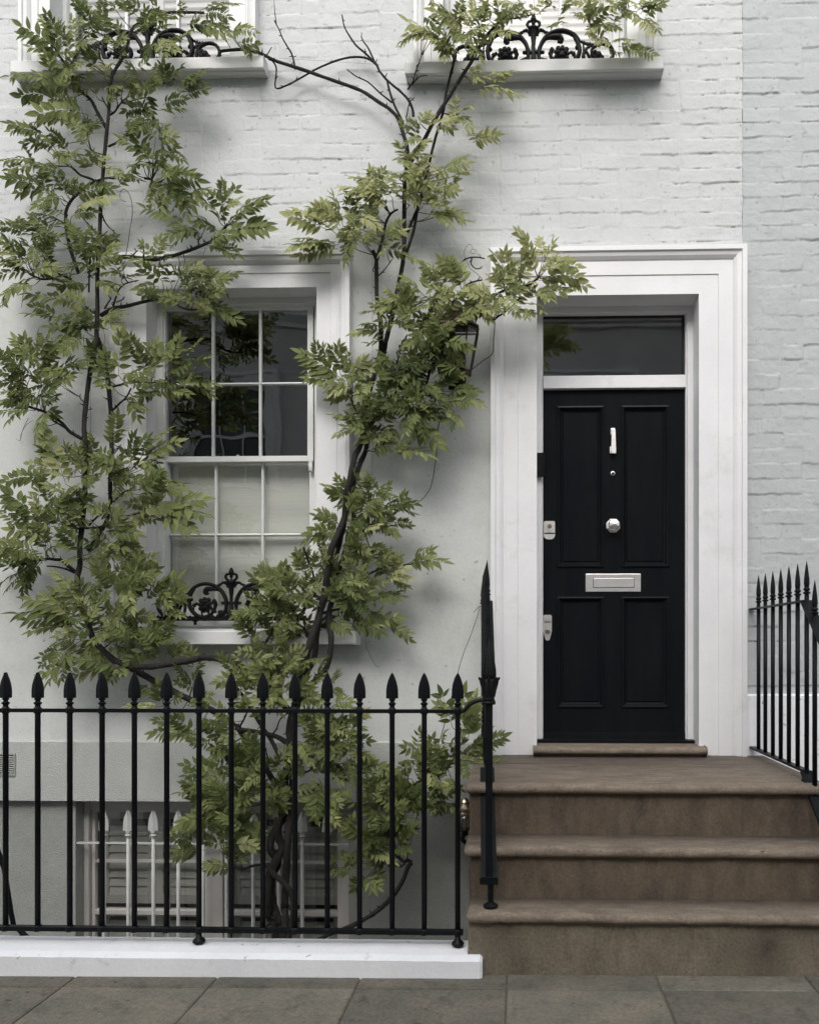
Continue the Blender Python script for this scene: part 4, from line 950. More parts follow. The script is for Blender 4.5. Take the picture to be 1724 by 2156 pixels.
# ================================================================ WISTERIA
CR = {'D':(0,0,1),'A1':(0,0,.29),'A2':(200,0,.29),'A3':(0,400,.29),'A4':(0,800,.29),'A5':(0,1100,.29),'A6':(500,1300,.29),'A7':(600,700,.29),'A8':(600,300,.29),
      'B1':(800,0,.348),'B2':(800,400,.29),'B3':(500,1000,.29),'B4':(300,1500,.29),'B5':(600,1500,.29),'B6':(300,600,.29),'C1':(0,0,.5)}
def nums(s): return [float(t) for t in s.replace(';',',').split(',')]
BRANCH = [ # crop, points, radius start/end (photo px), depth start/end
 # --- twisted trunk rising out of the area
 ('D','578,2040,578,1993,566,1930,566,1880,574,1830,590,1790,584,1760,590,1725,604,1690,596,1650,604,1610,614,1570,612,1530,620,1480,630,1430,645,1389,657,1348,671,1296,680,1249,691,1203,700,1157,712,1122,723,1087,729,1052,740,1005,748,961,760,926,765,888,774,845,786,801,794,758,800,735,803,691,800,668,793,633,791,590,793,549,786,532',10,4,-.34,-.10),
 ('D','600,2040,598,1990,590,1940,572,1895,570,1850,586,1815,572,1785,578,1750,600,1715,588,1680,596,1640,612,1600,606,1560,618,1520,624,1490,640,1430,659,1386,665,1333,676,1290,689,1250,698,1205,712,1145,733,1070,745,1025,757,975,768,946,775,905,772,870',9,5,-.30,-.12),
 ('D','604,2040,603,1988,597,1920,600,1850,607,1790,611,1732,608,1690,614,1640,620,1580,622,1530,628,1480,655,1440,688,1406,700,1348,691,1304,697,1261,709,1220,720,1188,732,1145,741,1110,745,1065',8,5,-.36,-.10),
 ('D','561,1819,578,1842,602,1865,616,1892,615,1935,606,1990,604,2040',6,6,-.40,-.40),
 ('D','793,549,797,532,806,500,812,470,822,450,838,440',4,2,-.10,-.12),
 ('D','803,822,805,780,806,758,812,720,822,680,832,633,841,590,849,546,851,503,851,445,852,387,855,358,858,315,850,285,845,268,835,244,815,225,800,216,760,190,700,168,635,145,583,128,542,109,510,103,465,107',5.5,3,-.12,-.07),
 ('D','855,532,870,488,878,445,890,400,899,364,913,303,932,237,939,195,953,139,960,115',3.5,2.5,-.10,-.10),
 ('D','857,358,875,320,890,299,915,251,946,202,974,157,995,125,1016,87,1044,52,1078,28',5,3,-.10,-.16),
 ('D','858,488,866,468,878,440',3,2.5,-.10,-.10),
 # bare upper twigs
 ('D','870,244,868,228,859,209,842,191,817,170,800,150,790,133,765,120,725,122,675,140,630,165,605,178,580,184,582,145,574,128,560,118',3,1.5,-.06,-.06),
 ('D','790,133,770,112,750,95,736,75,725,55,720,30',2.6,1.3,-.06,-.09),
 ('D','788,128,775,100,766,88,760,75',2,1,-.06,-.10),
 ('D','848,262,845,250,830,220,820,190,815,170',2.6,2.2,-.07,-.06),
 ('D','825,215,800,195,775,172,750,160,730,145',2,1.2,-.06,-.08),
 ('D','622,145,615,115,605,97,595,80,588,62,577,42',2,1.1,-.07,-.10),
 ('D','858,188,870,170,875,150,883,129,891,104',1.8,1,-.06,-.12),
 ('D','872,172,885,160,900,158',1.3,.8,-.06,-.09),('D','868,178,878,160,876,140,884,132',1.2,.7,-.06,-.1),
 ('D','855,250,862,215,872,205',1.4,.8,-.06,-.1),
 # left system
 ('D','610,1500,560,1440,500,1398,470,1388,430,1384,415,1387,390,1393,362,1397,319,1404,276,1403,241,1390,215,1367,197,1346,186,1315,172,1280,165,1250,163,1215,168,1190,168,1150,172,1112,177,1060,180,1000,180,940,177,900,181,850,186,806,196,748,203,719,203,690,205,655,205,610,206,560,209,500,213,420,216,377,220,325,225,275,228,246,231,197,235,162,245,142,255,126,265,105,278,61,300,44,325,31,362,25,395,25,430,26',7.5,2.5,-.28,-.10),
 ('D','593,1671,570,1636,549,1601,523,1567,503,1535,493,1529,464,1506,420,1483,377,1462,319,1431,278,1408,262,1400',6.5,7,-.26,-.16),
 ('D','616,1578,590,1555,549,1543,497,1535',6,4,-.28,-.26),
 ('D','590,1596,572,1561,543,1517,520,1478,500,1450',5,3,-.28,-.22),
 ('D','503,1532,512,1518,520,1500,528,1478',2.2,1.6,-.26,-.28),('D','572,1548,582,1535,590,1515,606,1503',2,1,-.27,-.32),
 ('D','205,712,215,739,222,765,229,820,233,864,234,910,235,951,232,1020,232,1061,223,1100,205,1130,185,1160',5.5,4,-.13,-.12),
 ('D','171,1112,190,1112,209,1110,228,1102',2.6,2.2,-.11,-.12),('D','186,1107,209,1084,229,1066',2.3,1.8,-.11,-.13),
 ('D','165,574,150,530,141,490,138,455,142,435,151,420,162,409,186,389,205,380,226,374,240,376',4,2,-.14,-.09),
 ('D','223,267,214,252,203,232,191,209,176,196,162,180,145,145,125,116,112,95',4,2,-.10,-.15),
 ('D','229,307,243,301,258,290,272,282',2.6,2,-.10,-.15),('D','232,241,242,234,250,222,261,209',2.2,1.2,-.10,-.14),('D','248,228,247,214,244,205',1.3,.8,-.1,-.13),('D','228,228,220,214,214,202',1.6,.9,-.1,-.13),
 ('D','209,331,198,320,190,310,184,275,188,250',2,1.2,-.10,-.14),('D','212,389,192,376,170,368,154,354,140,345',3,2,-.10,-.15),('D','305,375,320,378,316,395,330,380',3,2,-.1,-.14),
 ('D','215,452,222,468,232,480,246,493',1.8,.8,-.1,-.13),('D','206,492,192,478,180,465,174,452',1.8,.8,-.1,-.13),('D','210,500,218,494,226,486',1.5,.8,-.1,-.12),
 ('D','212,664,225,656,238,649,262,645,290,638,315,632,333,629,352,626,365,635,386,648,405,652,425,648',4.5,2,-.12,-.20),
 ('D','220,650,227,638,233,628,228,622',1.8,1,-.12,-.16),('D','238,645,244,626,250,610,262,598,280,592,291,590',2.2,1,-.12,-.18),('D','245,636,258,630,262,624',1.4,.8,-.13,-.17),
 ('D','223,551,233,548,246,542,268,540,290,542,312,546,328,546,350,541,374,535,398,527,418,519,432,513,444,507,460,494,470,484,480,470',4.8,2.4,-.14,-.18),
 ('D','302,542,303,530,301,516',1.8,1.2,-.14,-.18),('D','278,540,284,532,290,527',1.8,1,-.14,-.17),('D','419,519,418,505,425,498',2,1.2,-.15,-.2),
 ('D','190,539,188,575,187,615',2,2,-.2,-.17),
 ('D','150,588,133,580,119,574,112,565,106,560',2.6,1.5,-.13,-.17),('D','135,594,122,589,108,586,87,587,60,575',3,2,-.13,-.19),
 ('D','205,662,192,655,180,644',2.2,1.4,-.12,-.15),('D','158,478,140,472,128,466,110,455',2.2,1.2,-.12,-.16),
 ('D','176,926,160,917,145,907,130,890,116,880,95,867,58,855,38,843',4,2.5,-.12,-.20),('D','145,906,128,895,112,886',2.2,1.6,-.12,-.16),
 ('D','235,864,243,858,252,849,266,836,276,817',2.8,1.6,-.12,-.16),('D','262,842,275,836',2,1.2,-.14,-.17),
 ('D','229,818,245,812,270,806,295,803,319,806,350,800,377,806',2.4,1.4,-.12,-.22),
 ('D','238,1057,247,1048,255,1041,264,1034,276,1031',2.6,1.6,-.12,-.17),('D','238,1008,252,1003,268,998',2.6,1.6,-.12,-.16),('D','240,955,248,945,255,936',1.6,.8,-.12,-.15),
 ('D','235,1090,252,1087,270,1086,290,1081,318,1076,348,1070,385,1070',2,1,-.13,-.22),('D','174,1068,164,1058,156,1048',2.2,1.4,-.11,-.14),
 ('D','157,1203,142,1190,130,1180,115,1178,101,1177,80,1180,58,1186,30,1192',4,2.2,-.13,-.22),('D','157,1206,138,1198,116,1193,98,1192',2.6,1.4,-.13,-.18),
 ('D','170,953,176,945,169,932',1.2,.8,-.1,-.13),('D','180,855,186,862,194,860',1.4,.7,-.1,-.13),('D','179,848,170,840,168,832',1.3,.7,-.1,-.13),
 # right system
 ('D','772,905,790,880,807,850,825,832,841,816,862,795,880,783,907,771,925,742,939,719,955,700,959,684,980,662,1003,646,1025,632,1044,620,1064,610,1084,606,1112,600,1131,586,1136,580',4.5,2,-.14,-.28),
 ('D','907,771,900,800,890,830,880,860',3,2,-.2,-.2),
 ('D','933,655,948,640,962,626,973,610,986,597,1000,592,1015,589',2.6,1.6,-.22,-.24),('D','935,652,932,640,931,628',2.2,1.6,-.22,-.22),
 ('D','939,586,950,568,962,558,975,548,988,542,1005,541,1020,544',2.2,1.4,-.2,-.2),('D','993,543,992,556,1002,565,1012,564',1.8,1,-.2,-.22),
 ('D','950,612,960,600,968,598',2.4,1.4,-.22,-.24),
 ('D','918,660,916,645,908,632,904,625',1.8,1,-.2,-.24),
 ('D','1020,670,1038,673,1048,666,1061,658,1072,648,1081,641,1095,625',2.6,1.5,-.26,-.28),
 ('D','809,787,820,782,829,772,836,762,838,752,834,740',2.6,1.5,-.12,-.18),('D','822,782,825,800,828,815',2,1,-.12,-.15),
 ('D','793,583,805,572,815,560,826,545',1.6,1,-.1,-.13),('D','833,625,843,618,846,608',1.6,.9,-.12,-.15),
 ('D','770,905,762,882,752,868,743,850,740,838,745,830',2.2,1.4,-.13,-.18),
 ('D','639,1151,644,1166,648,1180,655,1196,660,1212,662,1232,662,1255',2.2,2.4,-.22,-.18),
 ('D','662,1250,668,1232,676,1218',1.5,.8,-.2,-.22),
 ('D','674,1293,690,1288,703,1284,720,1281,738,1278,752,1268,770,1262',3.2,2,-.13,-.2),
 ('D','732,1130,745,1122,760,1118,776,1112,790,1100',2.8,1.6,-.12,-.2),('D','722,1150,735,1140,742,1130',2,1.4,-.12,-.14),
 ('D','770,1212,785,1205,800,1197,830,1190,866,1188',2,1,-.16,-.22),
 ('D','560,1352,566,1342,572,1332,575,1318',2.6,2,-.2,-.22),('D','640,1320,645,1335,652,1340',2,2,-.16,-.14),
 # bark-covered low branch reaching to the right
 ('D','640,2020,655,1990,674,1978,693,1967,730,1955,774,1932,795,1918,809,1906,825,1890,838,1872,849,1852,858,1828,866,1817',5.2,4.6,-.42,-.40),
 ('D','866,1817,858,1812,850,1815,840,1806,832,1796,828,1770,826,1732,836,1700,852,1662,878,1651,900,1638,919,1628,942,1616,955,1598,962,1575,968,1550,966,1520,960,1490',4.2,1.6,-.40,-.30),
 ('D','832,1822,842,1826,852,1820',2,2,-.4,-.4),('D','800,1808,816,1815,826,1822',1.8,1.4,-.42,-.4),
 ('D','960,1580,985,1590,1010,1592,1027,1592',2,1.2,-.32,-.36),
 ('D','493,1825,510,1830,530,1824,549,1821,562,1820',2.8,3,-.42,-.38),('D','493,1828,496,1818,500,1812',1.2,.8,-.42,-.43),
 ('D','616,1672,635,1668,655,1666,665,1660,672,1652',2.6,1.6,-.32,-.36),('D','625,1632,640,1628,652,1622,660,1612,672,1600',2.2,1.4,-.3,-.34),
 ('D','655,1525,640,1530,628,1528',1.5,1.6,-.3,-.3),('D','588,1608,570,1604,562,1590,560,1575',1.8,1,-.3,-.34),
 ('D','700,1640,730,1632,770,1628,800,1630,825,1624',2.2,1,-.32,-.34),
]
TENDRIL = [
 ('D','1041,660,1041,690,1039,715,1038,739,1031,750,1020,757,1003,770,986,783,976,794,968,806',1.0,.9,-.20,-.03),
 ('D','928,874,922,903,920,930,918,961,914,990,910,1013,906,1027,899,1039,888,1052,876,1060',1.2,.8,-.16,-.10),
 ('D','265,536,270,508,273,485,278,455,278,430,272,408,262,398,254,402,253,415,258,422,265,424',.9,.6,-.12,-.10),
 ('D','955,500,945,492,934,486,931,470,936,455',.01,.01,-.1,-.1),
 ('D','1015,587,1004,576,990,565,985,555,980,545,977,530,984,516,990,514,995,522,990,530,998,534,1002,526,994,524',.6,.4,-.2,-.2),
 ('D','771,1345,771,1360,776,1375,785,1392,792,1403,800,1404',.5,.4,-.02,-.02),
 ('D','771,1010,771,1200,771,1345',.25,.25,-.015,-.015),
 ('D','1010,1279,1004,1300,990,1340,975,1378,960,1430,938,1517,922,1570,905,1625,880,1709,868,1760,855,1812',.7,.9,-.12,-.36),
 ('D','1014,1276,1008,1278,1002,1284,996,1290',.9,.6,-.04,-.06),
 ('D','880,1715,877,1722,882,1728',.8,.6,-.33,-.33),
 ('D','412,540,404,565,398,560',.01,.01,-.1,-.1),
 ('D','432,523,428,545,436,562,440,568',.5,.3,-.18,-.1),('D','468,525,480,540,490,552,500,562',.5,.3,-.18,-.12),
 ('D','47,720,60,735,52,790,48,810',.01,.01,-.1,-.1),
 ('D','56,590,50,615,46,640,45,647',.6,.4,-.18,-.1),('D','60,880,50,900,45,915,42,928,34,924',.6,.4,-.16,-.08),('D','70,885,55,895,44,915,43,928',.5,.3,-.16,-.08),
 ('D','176,705,176,740,179,752',.5,.3,-.14,-.1),('D','212,680,219,700,221,715,219,730',.5,.3,-.14,-.06),
]
WIRE = [('D','190,800,192,1200',.3,.3,-.02,-.02),('D','784,530,784,1000',.3,.3,-.02,-.02),('D','580,121,800,135',.25,.25,-.03,-.03),('D','555,118,563,113,569,103,572,98',1.6,1.1,-.07,-.1),('D','790,545,788,560,785,570,792,572',1.2,1.2,-.09,-.12),('D','788,130,793,133,796,138',1.4,1.2,-.08,-.1)]
def poly(e):
    tag_, s, r0, r1, y0, y1 = e; ox, oy, sc_ = CR[tag_]; a = nums(s); pts = [(ox+a[i]*sc_, oy+a[i+1]*sc_) for i in range(0,len(a),2)]
    n = len(pts); out = []; rad = []
    for i, (u, v) in enumerate(pts):
        t = i/(n-1); y = y0+(y1-y0)*t; k = (y-CY)/F
        out.append(P(u,v,y)); rad.append((r0+(r1-r0)*t)*k)
    return out, rad
trunk_at = P(590, 1990, -.34)
plant = thing('wisteria', 'climbing wisteria with twisted trunk and green leaves spread over the white house front', 'climbing plant', (trunk_at.x, trunk_at.y, -1.9))
skel = []
for i, e in enumerate(BRANCH):
    pts, rad = poly(e)
    if i < 3: pts[0] = Vector((pts[0].x, pts[0].y, -1.9))
    if i == 0 or i == 1 or i == 2: # wind the stems round one another
        for j in range(len(pts)):
            pts[j].y += .028*math.sin(j*1.5+i*2.1)
    mb = MB().tube(pts, rad, 8 if rad[0] > .01 else 6, 4, wob=.10 if rad[0] > .008 else .04)
    big = rad[0] > .0045
    for j in range(len(pts)-1):                                          # knots and spurs
        for q in range(2 if big else 1):
            if random.random() < .55:
                t = random.random(); p = pts[j].lerp(pts[j+1], t); r_ = rad[j]*(1-t)+rad[j+1]*t
                d = Vector((random.uniform(-1,1), -.35, random.uniform(-.6,1))).normalized()
                L = r_+random.uniform(.004,.016)
                mb.tube([p, p+d*L, p+d*L*1.25+Vector((0,0,.003))], [r_*.45+.001, .0022, .0012], 5, 1)
    mb.build('trunk' if i < 3 else 'branch', M['bark'], plant, smooth=True)
    for a, b in zip(pts[:-1], pts[1:]):
        for t in (0,.5): skel.append(a.lerp(b, t))
SK = np.array([tuple(p) for p in skel])
for e in TENDRIL:
    if e[2] < .05: continue
    pts, rad = poly(e); MB().tube(pts, rad, 5, 4).build('tendril', M['twig'], plant, smooth=True)
for e in WIRE: pts, rad = poly(e); MB().tube(pts, rad, 4, 2).build('tie_wire', M['twine'], plant)

FR = {'D': '1000,1598,1068,1614;992,1592,1060,1552;990,1590,1030,1540;985,1560,1000,1470;960,1600,1010,1612',  # crop -> base x,y -> tip x,y ; (pale, depth) set per crop
'A1': '''480,430,150,185;460,430,155,250;440,420,210,340;430,300,300,130;440,310,335,100;520,400,430,160;560,380,520,130;500,300,400,190;690,210,535,10;650,140,580,0;760,260,740,40;740,200,690,80;850,80,730,0;1000,120,850,0;1020,80,930,0;1150,100,1110,0;1330,70,1310,20;1440,80,1720,30;1480,100,1660,130;1430,170,1650,250;1380,180,1450,120;1240,90,1010,180;1140,270,1290,370;1190,340,1300,270;1100,240,1220,180;1130,300,1200,390;820,330,910,280;870,350,760,260;900,330,860,180;640,440,460,560;560,600,300,540;400,590,60,555;520,640,290,630;590,780,370,700;430,740,150,700;600,560,340,430;640,640,520,700;700,700,650,560;760,640,860,640;760,560,800,480;640,830,280,830;480,870,230,890;660,860,610,950;650,950,700,880;650,1080,490,870;340,990,60,895;310,960,70,950;330,1080,170,1040;480,1040,340,1000;500,1100,360,950;520,1200,400,1110;280,1180,25,1170;290,1190,60,1230;250,1200,45,1290;240,1200,190,1080;420,1300,230,1170;480,1300,370,1180;360,1380,60,1300;440,1450,130,1400;450,1420,260,1500;480,1400,400,1230;500,1420,480,1330;470,1560,300,1500;440,1600,230,1550;540,1420,810,1360;560,1500,805,1440;520,1570,690,1540;730,1210,600,1180;750,1190,650,1110;740,1220,770,1150;770,1220,870,1270;800,1280,1020,1310;860,1350,960,1240;800,1330,700,1380;1040,1190,950,1200;1020,600,940,480;1040,620,1150,600;1010,500,1060,450;1210,640,1190,470;1240,600,1320,480;1280,600,1480,510;1350,690,1500,650;1330,650,1480,600;1300,680,1340,620;1180,760,1340,720;1150,800,1320,790;1070,780,910,810;1060,700,950,640;1080,700,1100,580;1080,850,1150,920;1050,850,940,890;1060,880,970,950;1130,1000,1050,930;1150,1010,1200,930;1170,1010,1260,1000;1200,1090,1330,1160;1160,1080,1160,1170;1150,1090,1210,1110;1150,1120,1090,1130;1090,1170,870,1010;1090,1180,950,950;1080,1160,1060,1070;1180,1180,1220,1270;1150,1200,1060,1200;1130,1160,1200,1200;1180,1280,1440,1310;1240,1280,1290,1210;1200,1290,1370,1250;1150,1290,1060,1440;1180,1300,1210,1470;1170,1350,1100,1480;1230,1340,1390,1490;1280,1380,1360,1560;1250,1330,1240,1450;1380,1400,1520,1400;1390,1400,1510,1500;1400,1700,1050,1510;330,1700,70,1610;180,1680,0,1640;380,1700,230,1570;340,1690,320,1580;620,1724,490,1620;600,640,520,600;780,760,860,640;690,500,600,340;720,420,640,380;860,450,900,360;760,480,720,420;900,600,960,560;980,640,940,700;1100,640,1180,580;1000,740,980,660;940,960,1000,890;960,1240,1010,1170;660,260,620,180;600,330,640,250;1050,200,1080,120;1300,560,1200,500;1330,620,1420,560''',
'A2': '''930,1490,925,1320;930,1490,1030,1370;930,1490,860,1420;930,1530,1040,1450;1040,1590,1260,1450;1000,1600,1220,1440;900,1600,860,1500;960,1640,1050,1560;860,1640,750,1580;900,1680,720,1620;760,1690,600,1690;950,1690,1260,1670;960,1690,1240,1630;900,1600,940,1530;980,240,1170,240;1040,300,1175,380;900,160,960,200;1000,240,1060,200;1060,330,1170,320;1080,330,1120,400;620,290,700,220;560,120,620,80;1300,0,1310,0''',
'A3': '''190,540,20,330;340,350,90,240;330,350,180,220;200,500,0,360;230,560,0,440;200,580,0,540;210,600,0,620;330,460,250,340;360,560,330,380;280,400,430,340;250,640,120,690;130,700,0,860;250,690,30,760;400,600,200,590;280,600,370,610;200,480,120,390;150,540,20,500;620,440,500,240;630,560,600,400;700,480,670,350;740,420,840,345;760,440,860,400;720,480,780,370;560,610,400,640;640,560,480,560;620,680,400,700;600,730,490,760;700,700,850,690;740,600,860,610;720,650,820,740;680,640,640,540;650,870,450,790;500,820,210,755;640,960,420,930;450,940,210,900;420,930,240,850;650,990,360,1000;600,1000,430,1140;590,1070,450,1180;680,960,560,880;640,980,600,880;750,930,900,900;760,940,870,1000;1150,560,940,490;1180,660,1020,560;1120,500,1030,390;1130,490,1210,400;1130,480,1160,360;1180,480,1215,480;1160,560,1220,540;880,650,1020,610;900,600,860,510;900,620,840,580;1300,640,1380,540;1350,640,1540,580;1380,640,1450,540;1400,700,1640,640;1560,690,1720,600;1560,690,1530,610;1590,710,1650,750;1150,700,1000,720;1180,770,1030,760;1250,700,1180,570;1380,700,1270,580;1400,780,1540,740;1300,760,1190,800;1340,760,1420,700;1450,830,1600,740;1480,850,1724,950;1400,820,1500,860;1440,300,1250,400;1430,290,1220,340;1500,260,1420,240;1500,400,1724,480;1540,400,1724,430;1520,380,1700,330;1240,160,1330,60;200,1250,110,1080;260,1230,275,1040;300,1260,360,1180;180,1250,180,1080;180,1300,0,1180;150,1320,0,1250;250,1300,210,1120;200,1400,0,1320;180,1430,0,1400;170,1480,0,1470;250,1480,100,1480;260,1470,50,1540;300,1300,340,1200;400,1380,520,1240;510,1270,640,1250;430,1380,520,1340;300,1400,500,1380;350,1500,400,1300;200,1560,0,1540;240,1600,0,1620;180,1600,60,1680;330,1560,410,1500;300,1500,150,1560;300,1450,230,1340;220,1350,120,1280;320,1420,280,1300;860,1340,890,1060;770,1340,660,1140;720,1240,640,1180;790,1400,760,1180;760,1330,690,1290;1050,1300,930,1070;1060,1310,1000,1180;1120,1330,1140,1110;1110,1330,1250,1120;1100,1200,1020,1120;1200,1280,1390,1140;1200,1330,1500,1230;1250,1300,1300,1070;1200,1200,1080,1130;1100,1400,930,1340;870,1420,1090,1310;1180,1400,1310,1460;1190,1400,1230,1330;1200,1400,1545,1410;1400,1400,1540,1490;1350,1400,1400,1310;1120,1460,970,1540;1100,1440,1260,1490;1000,1500,1120,1480;940,1540,1000,1650;960,1540,1060,1600;790,1420,720,1380;830,1440,740,1420;1240,1460,1380,1480;660,500,580,440;560,460,520,400''',
'A4': '''350,230,260,420;330,330,320,460;350,220,400,250;820,500,850,260;820,450,900,360;480,760,350,430;420,560,310,530;440,600,300,500;560,640,480,490;570,600,640,510;580,640,500,700;600,700,660,760;560,600,460,560;600,640,560,500;460,700,210,610;350,740,40,740;330,740,230,700;480,820,330,760;330,1100,60,830;230,960,30,900;300,1000,230,850;300,1090,280,960;120,1050,0,960;200,1100,80,920;380,1120,240,1060;360,1150,80,1090;340,950,500,850;300,1000,480,900;360,930,340,780;390,1140,590,950;420,1060,540,930;200,1200,0,1180;250,1250,0,1230;200,1300,0,1310;330,1250,400,1220;330,1210,200,1090;350,1200,290,1060;360,1060,360,960;250,1340,0,1480;230,1340,50,1520;300,1330,150,1480;200,1330,230,1440;550,1230,430,1180;600,1250,440,1110;600,1290,480,1310;610,1300,760,1320;700,1240,640,1180;760,1180,690,1110;790,1100,1000,1130;840,1100,880,970;830,1080,970,1090;860,1160,950,1180;820,1190,900,1220;780,1220,870,1260;800,980,690,930;740,950,840,930;800,1000,870,970;820,1010,930,1040;700,1210,830,1290;700,1300,800,1200;1000,600,1210,370;1020,590,1300,450;950,600,980,410;960,610,900,530;980,560,1080,420;860,640,610,630;900,640,690,560;800,560,730,530;900,620,760,600;940,640,1140,610;1050,640,1140,680;950,700,840,720;1000,740,1330,760;1050,780,1340,810;1000,740,1190,800;1100,940,950,900;1160,930,1140,840;1000,960,1250,930;1240,930,1480,870;1200,940,1490,990;1200,1000,1390,1090;1150,980,1380,1010;1000,960,1010,1020;1000,830,1120,860;980,1000,1130,1010;980,1500,1010,1270;1000,1400,1110,1290;950,1380,870,1270;980,1440,1150,1370;1000,1480,1110,1450;850,1480,700,1390;800,1400,700,1350;560,760,500,800;560,820,640,860;500,860,640,850;640,760,700,700;880,860,960,800;900,800,840,740;560,1120,500,1060;1060,600,1180,560;640,900,700,960''',
'A5': '''1160,600,1290,410;1050,570,1200,430;1100,600,1340,560;1190,640,1320,680;1160,620,1330,500;560,500,400,370;620,560,570,440;560,590,390,500;640,640,480,480;480,670,120,670;500,670,340,540;560,680,220,560;520,720,280,660;480,740,190,710;430,760,200,800;550,740,430,730;560,790,410,830;640,620,570,560;650,620,690,500;800,700,840,610;900,690,700,680;780,740,890,650;900,650,930,630;960,700,1100,700;570,850,400,890;430,960,300,1040;440,930,290,980;570,870,410,1010;560,930,350,1170;500,960,440,1150;450,1050,320,1090;650,880,560,900;680,850,600,960;700,880,720,950;700,860,640,940;800,900,880,960;880,1060,560,1000;870,1050,540,1110;880,1060,800,1150;820,860,1010,800;850,880,750,820;960,1000,880,920;960,1010,1110,960;980,980,940,900;1050,860,950,700;1040,850,930,760;1110,870,1230,740;1110,880,1230,800;1110,860,1110,720;1200,960,1340,890;1150,900,1120,850;1240,1000,1340,920;1160,940,1080,900;1400,1050,1390,950;1390,1200,1290,1050;1400,1180,1460,1020;1400,1200,1290,1160;1160,1300,1040,1200;1180,1310,1150,1180;1160,1340,920,1340;1260,1300,1310,1270;1240,1470,1130,1440;1420,1540,1110,1530;1400,1520,1260,1430;1560,1500,1470,1480;1560,1500,1650,1440;1640,1620,1550,1640;1640,1600,1530,1520;700,500,800,380;740,560,760,420;820,480,880,330;860,560,940,440;780,640,700,560;700,620,780,520;900,560,980,520;860,620,960,590;740,780,660,700;640,760,600,680;880,800,920,720;1000,760,960,680;980,880,1060,820;850,1060,900,1100;1500,1380,1440,1290;1640,1420,1560,1330;1360,1330,1530,1260''',
'A6': '''120,180,10,40;110,160,180,120;60,120,60,20;250,180,340,20;200,100,180,10;300,240,330,60;120,260,20,250;130,300,110,200;200,290,210,220;260,330,290,260;400,330,410,240;360,280,320,190;420,350,600,310;470,300,440,230;100,480,0,400;130,480,50,390;150,520,20,480;280,420,200,340;340,500,240,450;430,400,520,340;560,450,640,310;540,480,620,420;500,460,440,380;480,540,540,520;380,420,360,300;300,640,230,560;320,620,270,590;450,620,600,600;540,660,600,600;360,560,300,480;700,480,720,400;690,540,740,550;700,640,820,620;700,660,860,660;60,660,0,570;100,680,50,640;220,520,280,440;180,420,140,360;60,560,20,460;480,600,540,560;540,740,680,700;560,740,480,700;680,790,810,770;690,820,800,840;700,830,720,920;800,760,940,700;850,800,860,740;800,900,950,900;850,1000,990,1060;900,1100,1100,1110;850,1120,960,1080;1000,1120,1110,1130;700,1120,750,1190;850,1000,960,1000;560,900,510,840;560,1000,510,950;600,1050,560,1000;450,900,540,1060;480,1080,450,1130;600,900,560,780;640,800,580,760;300,1020,380,960;340,1060,400,1010;230,1100,290,1030;1560,800,1480,560;1540,720,1450,640;1640,900,1650,550;1650,780,1724,600;1650,800,1724,700;1650,830,1724,770;1310,960,1320,830;1290,980,1220,950;1400,980,1420,880;1270,1080,1170,1120;1290,1040,1210,1060;1400,1100,1400,1000;1480,900,1500,850;1540,920,1600,870;1600,1010,1640,870;1640,1020,1724,960;1600,1050,1660,1150;1580,1220,1530,1220;1040,1280,1000,1180;1060,1180,1130,1160;1060,1300,940,1200;1180,1200,1080,1150;1200,1240,1100,1310;1250,1250,1200,1400;1260,1280,1300,1400;1340,1280,1270,1370;1400,1300,1540,1280;1420,1340,1580,1400;1400,1260,1430,1250;1380,1380,1420,1410;1500,1340,1460,1410;870,1370,760,1290;1000,1400,930,1330;1000,1450,1080,1500;1020,1420,1100,1370;870,1600,740,1500;850,1560,830,1480;900,1640,960,1560;1160,1660,1280,1530;1150,1680,1230,1700;1140,1600,1180,1450;60,1200,0,1080;110,1140,50,930;100,1130,170,1100;120,1220,20,1160;60,1300,150,1200;40,1290,0,1230;120,1300,20,1340;340,1340,220,1400;300,1310,340,1380;340,1290,280,1310;430,1250,520,1240;660,1300,740,1370;640,1290,740,1290;620,1260,560,1200;640,1350,500,1340;640,1440,520,1400;620,1500,560,1480;640,1400,720,1440;600,1280,500,1300;660,1460,720,1500;1420,1040,1480,980;1500,1060,1560,980;1420,1180,1480,1240;1380,1060,1330,1000;1480,1020,1420,940;1520,1150,1440,1080;660,1000,760,940;700,960,620,900;740,1060,860,1080;780,860,700,800;820,820,900,820;900,1040,840,960''',
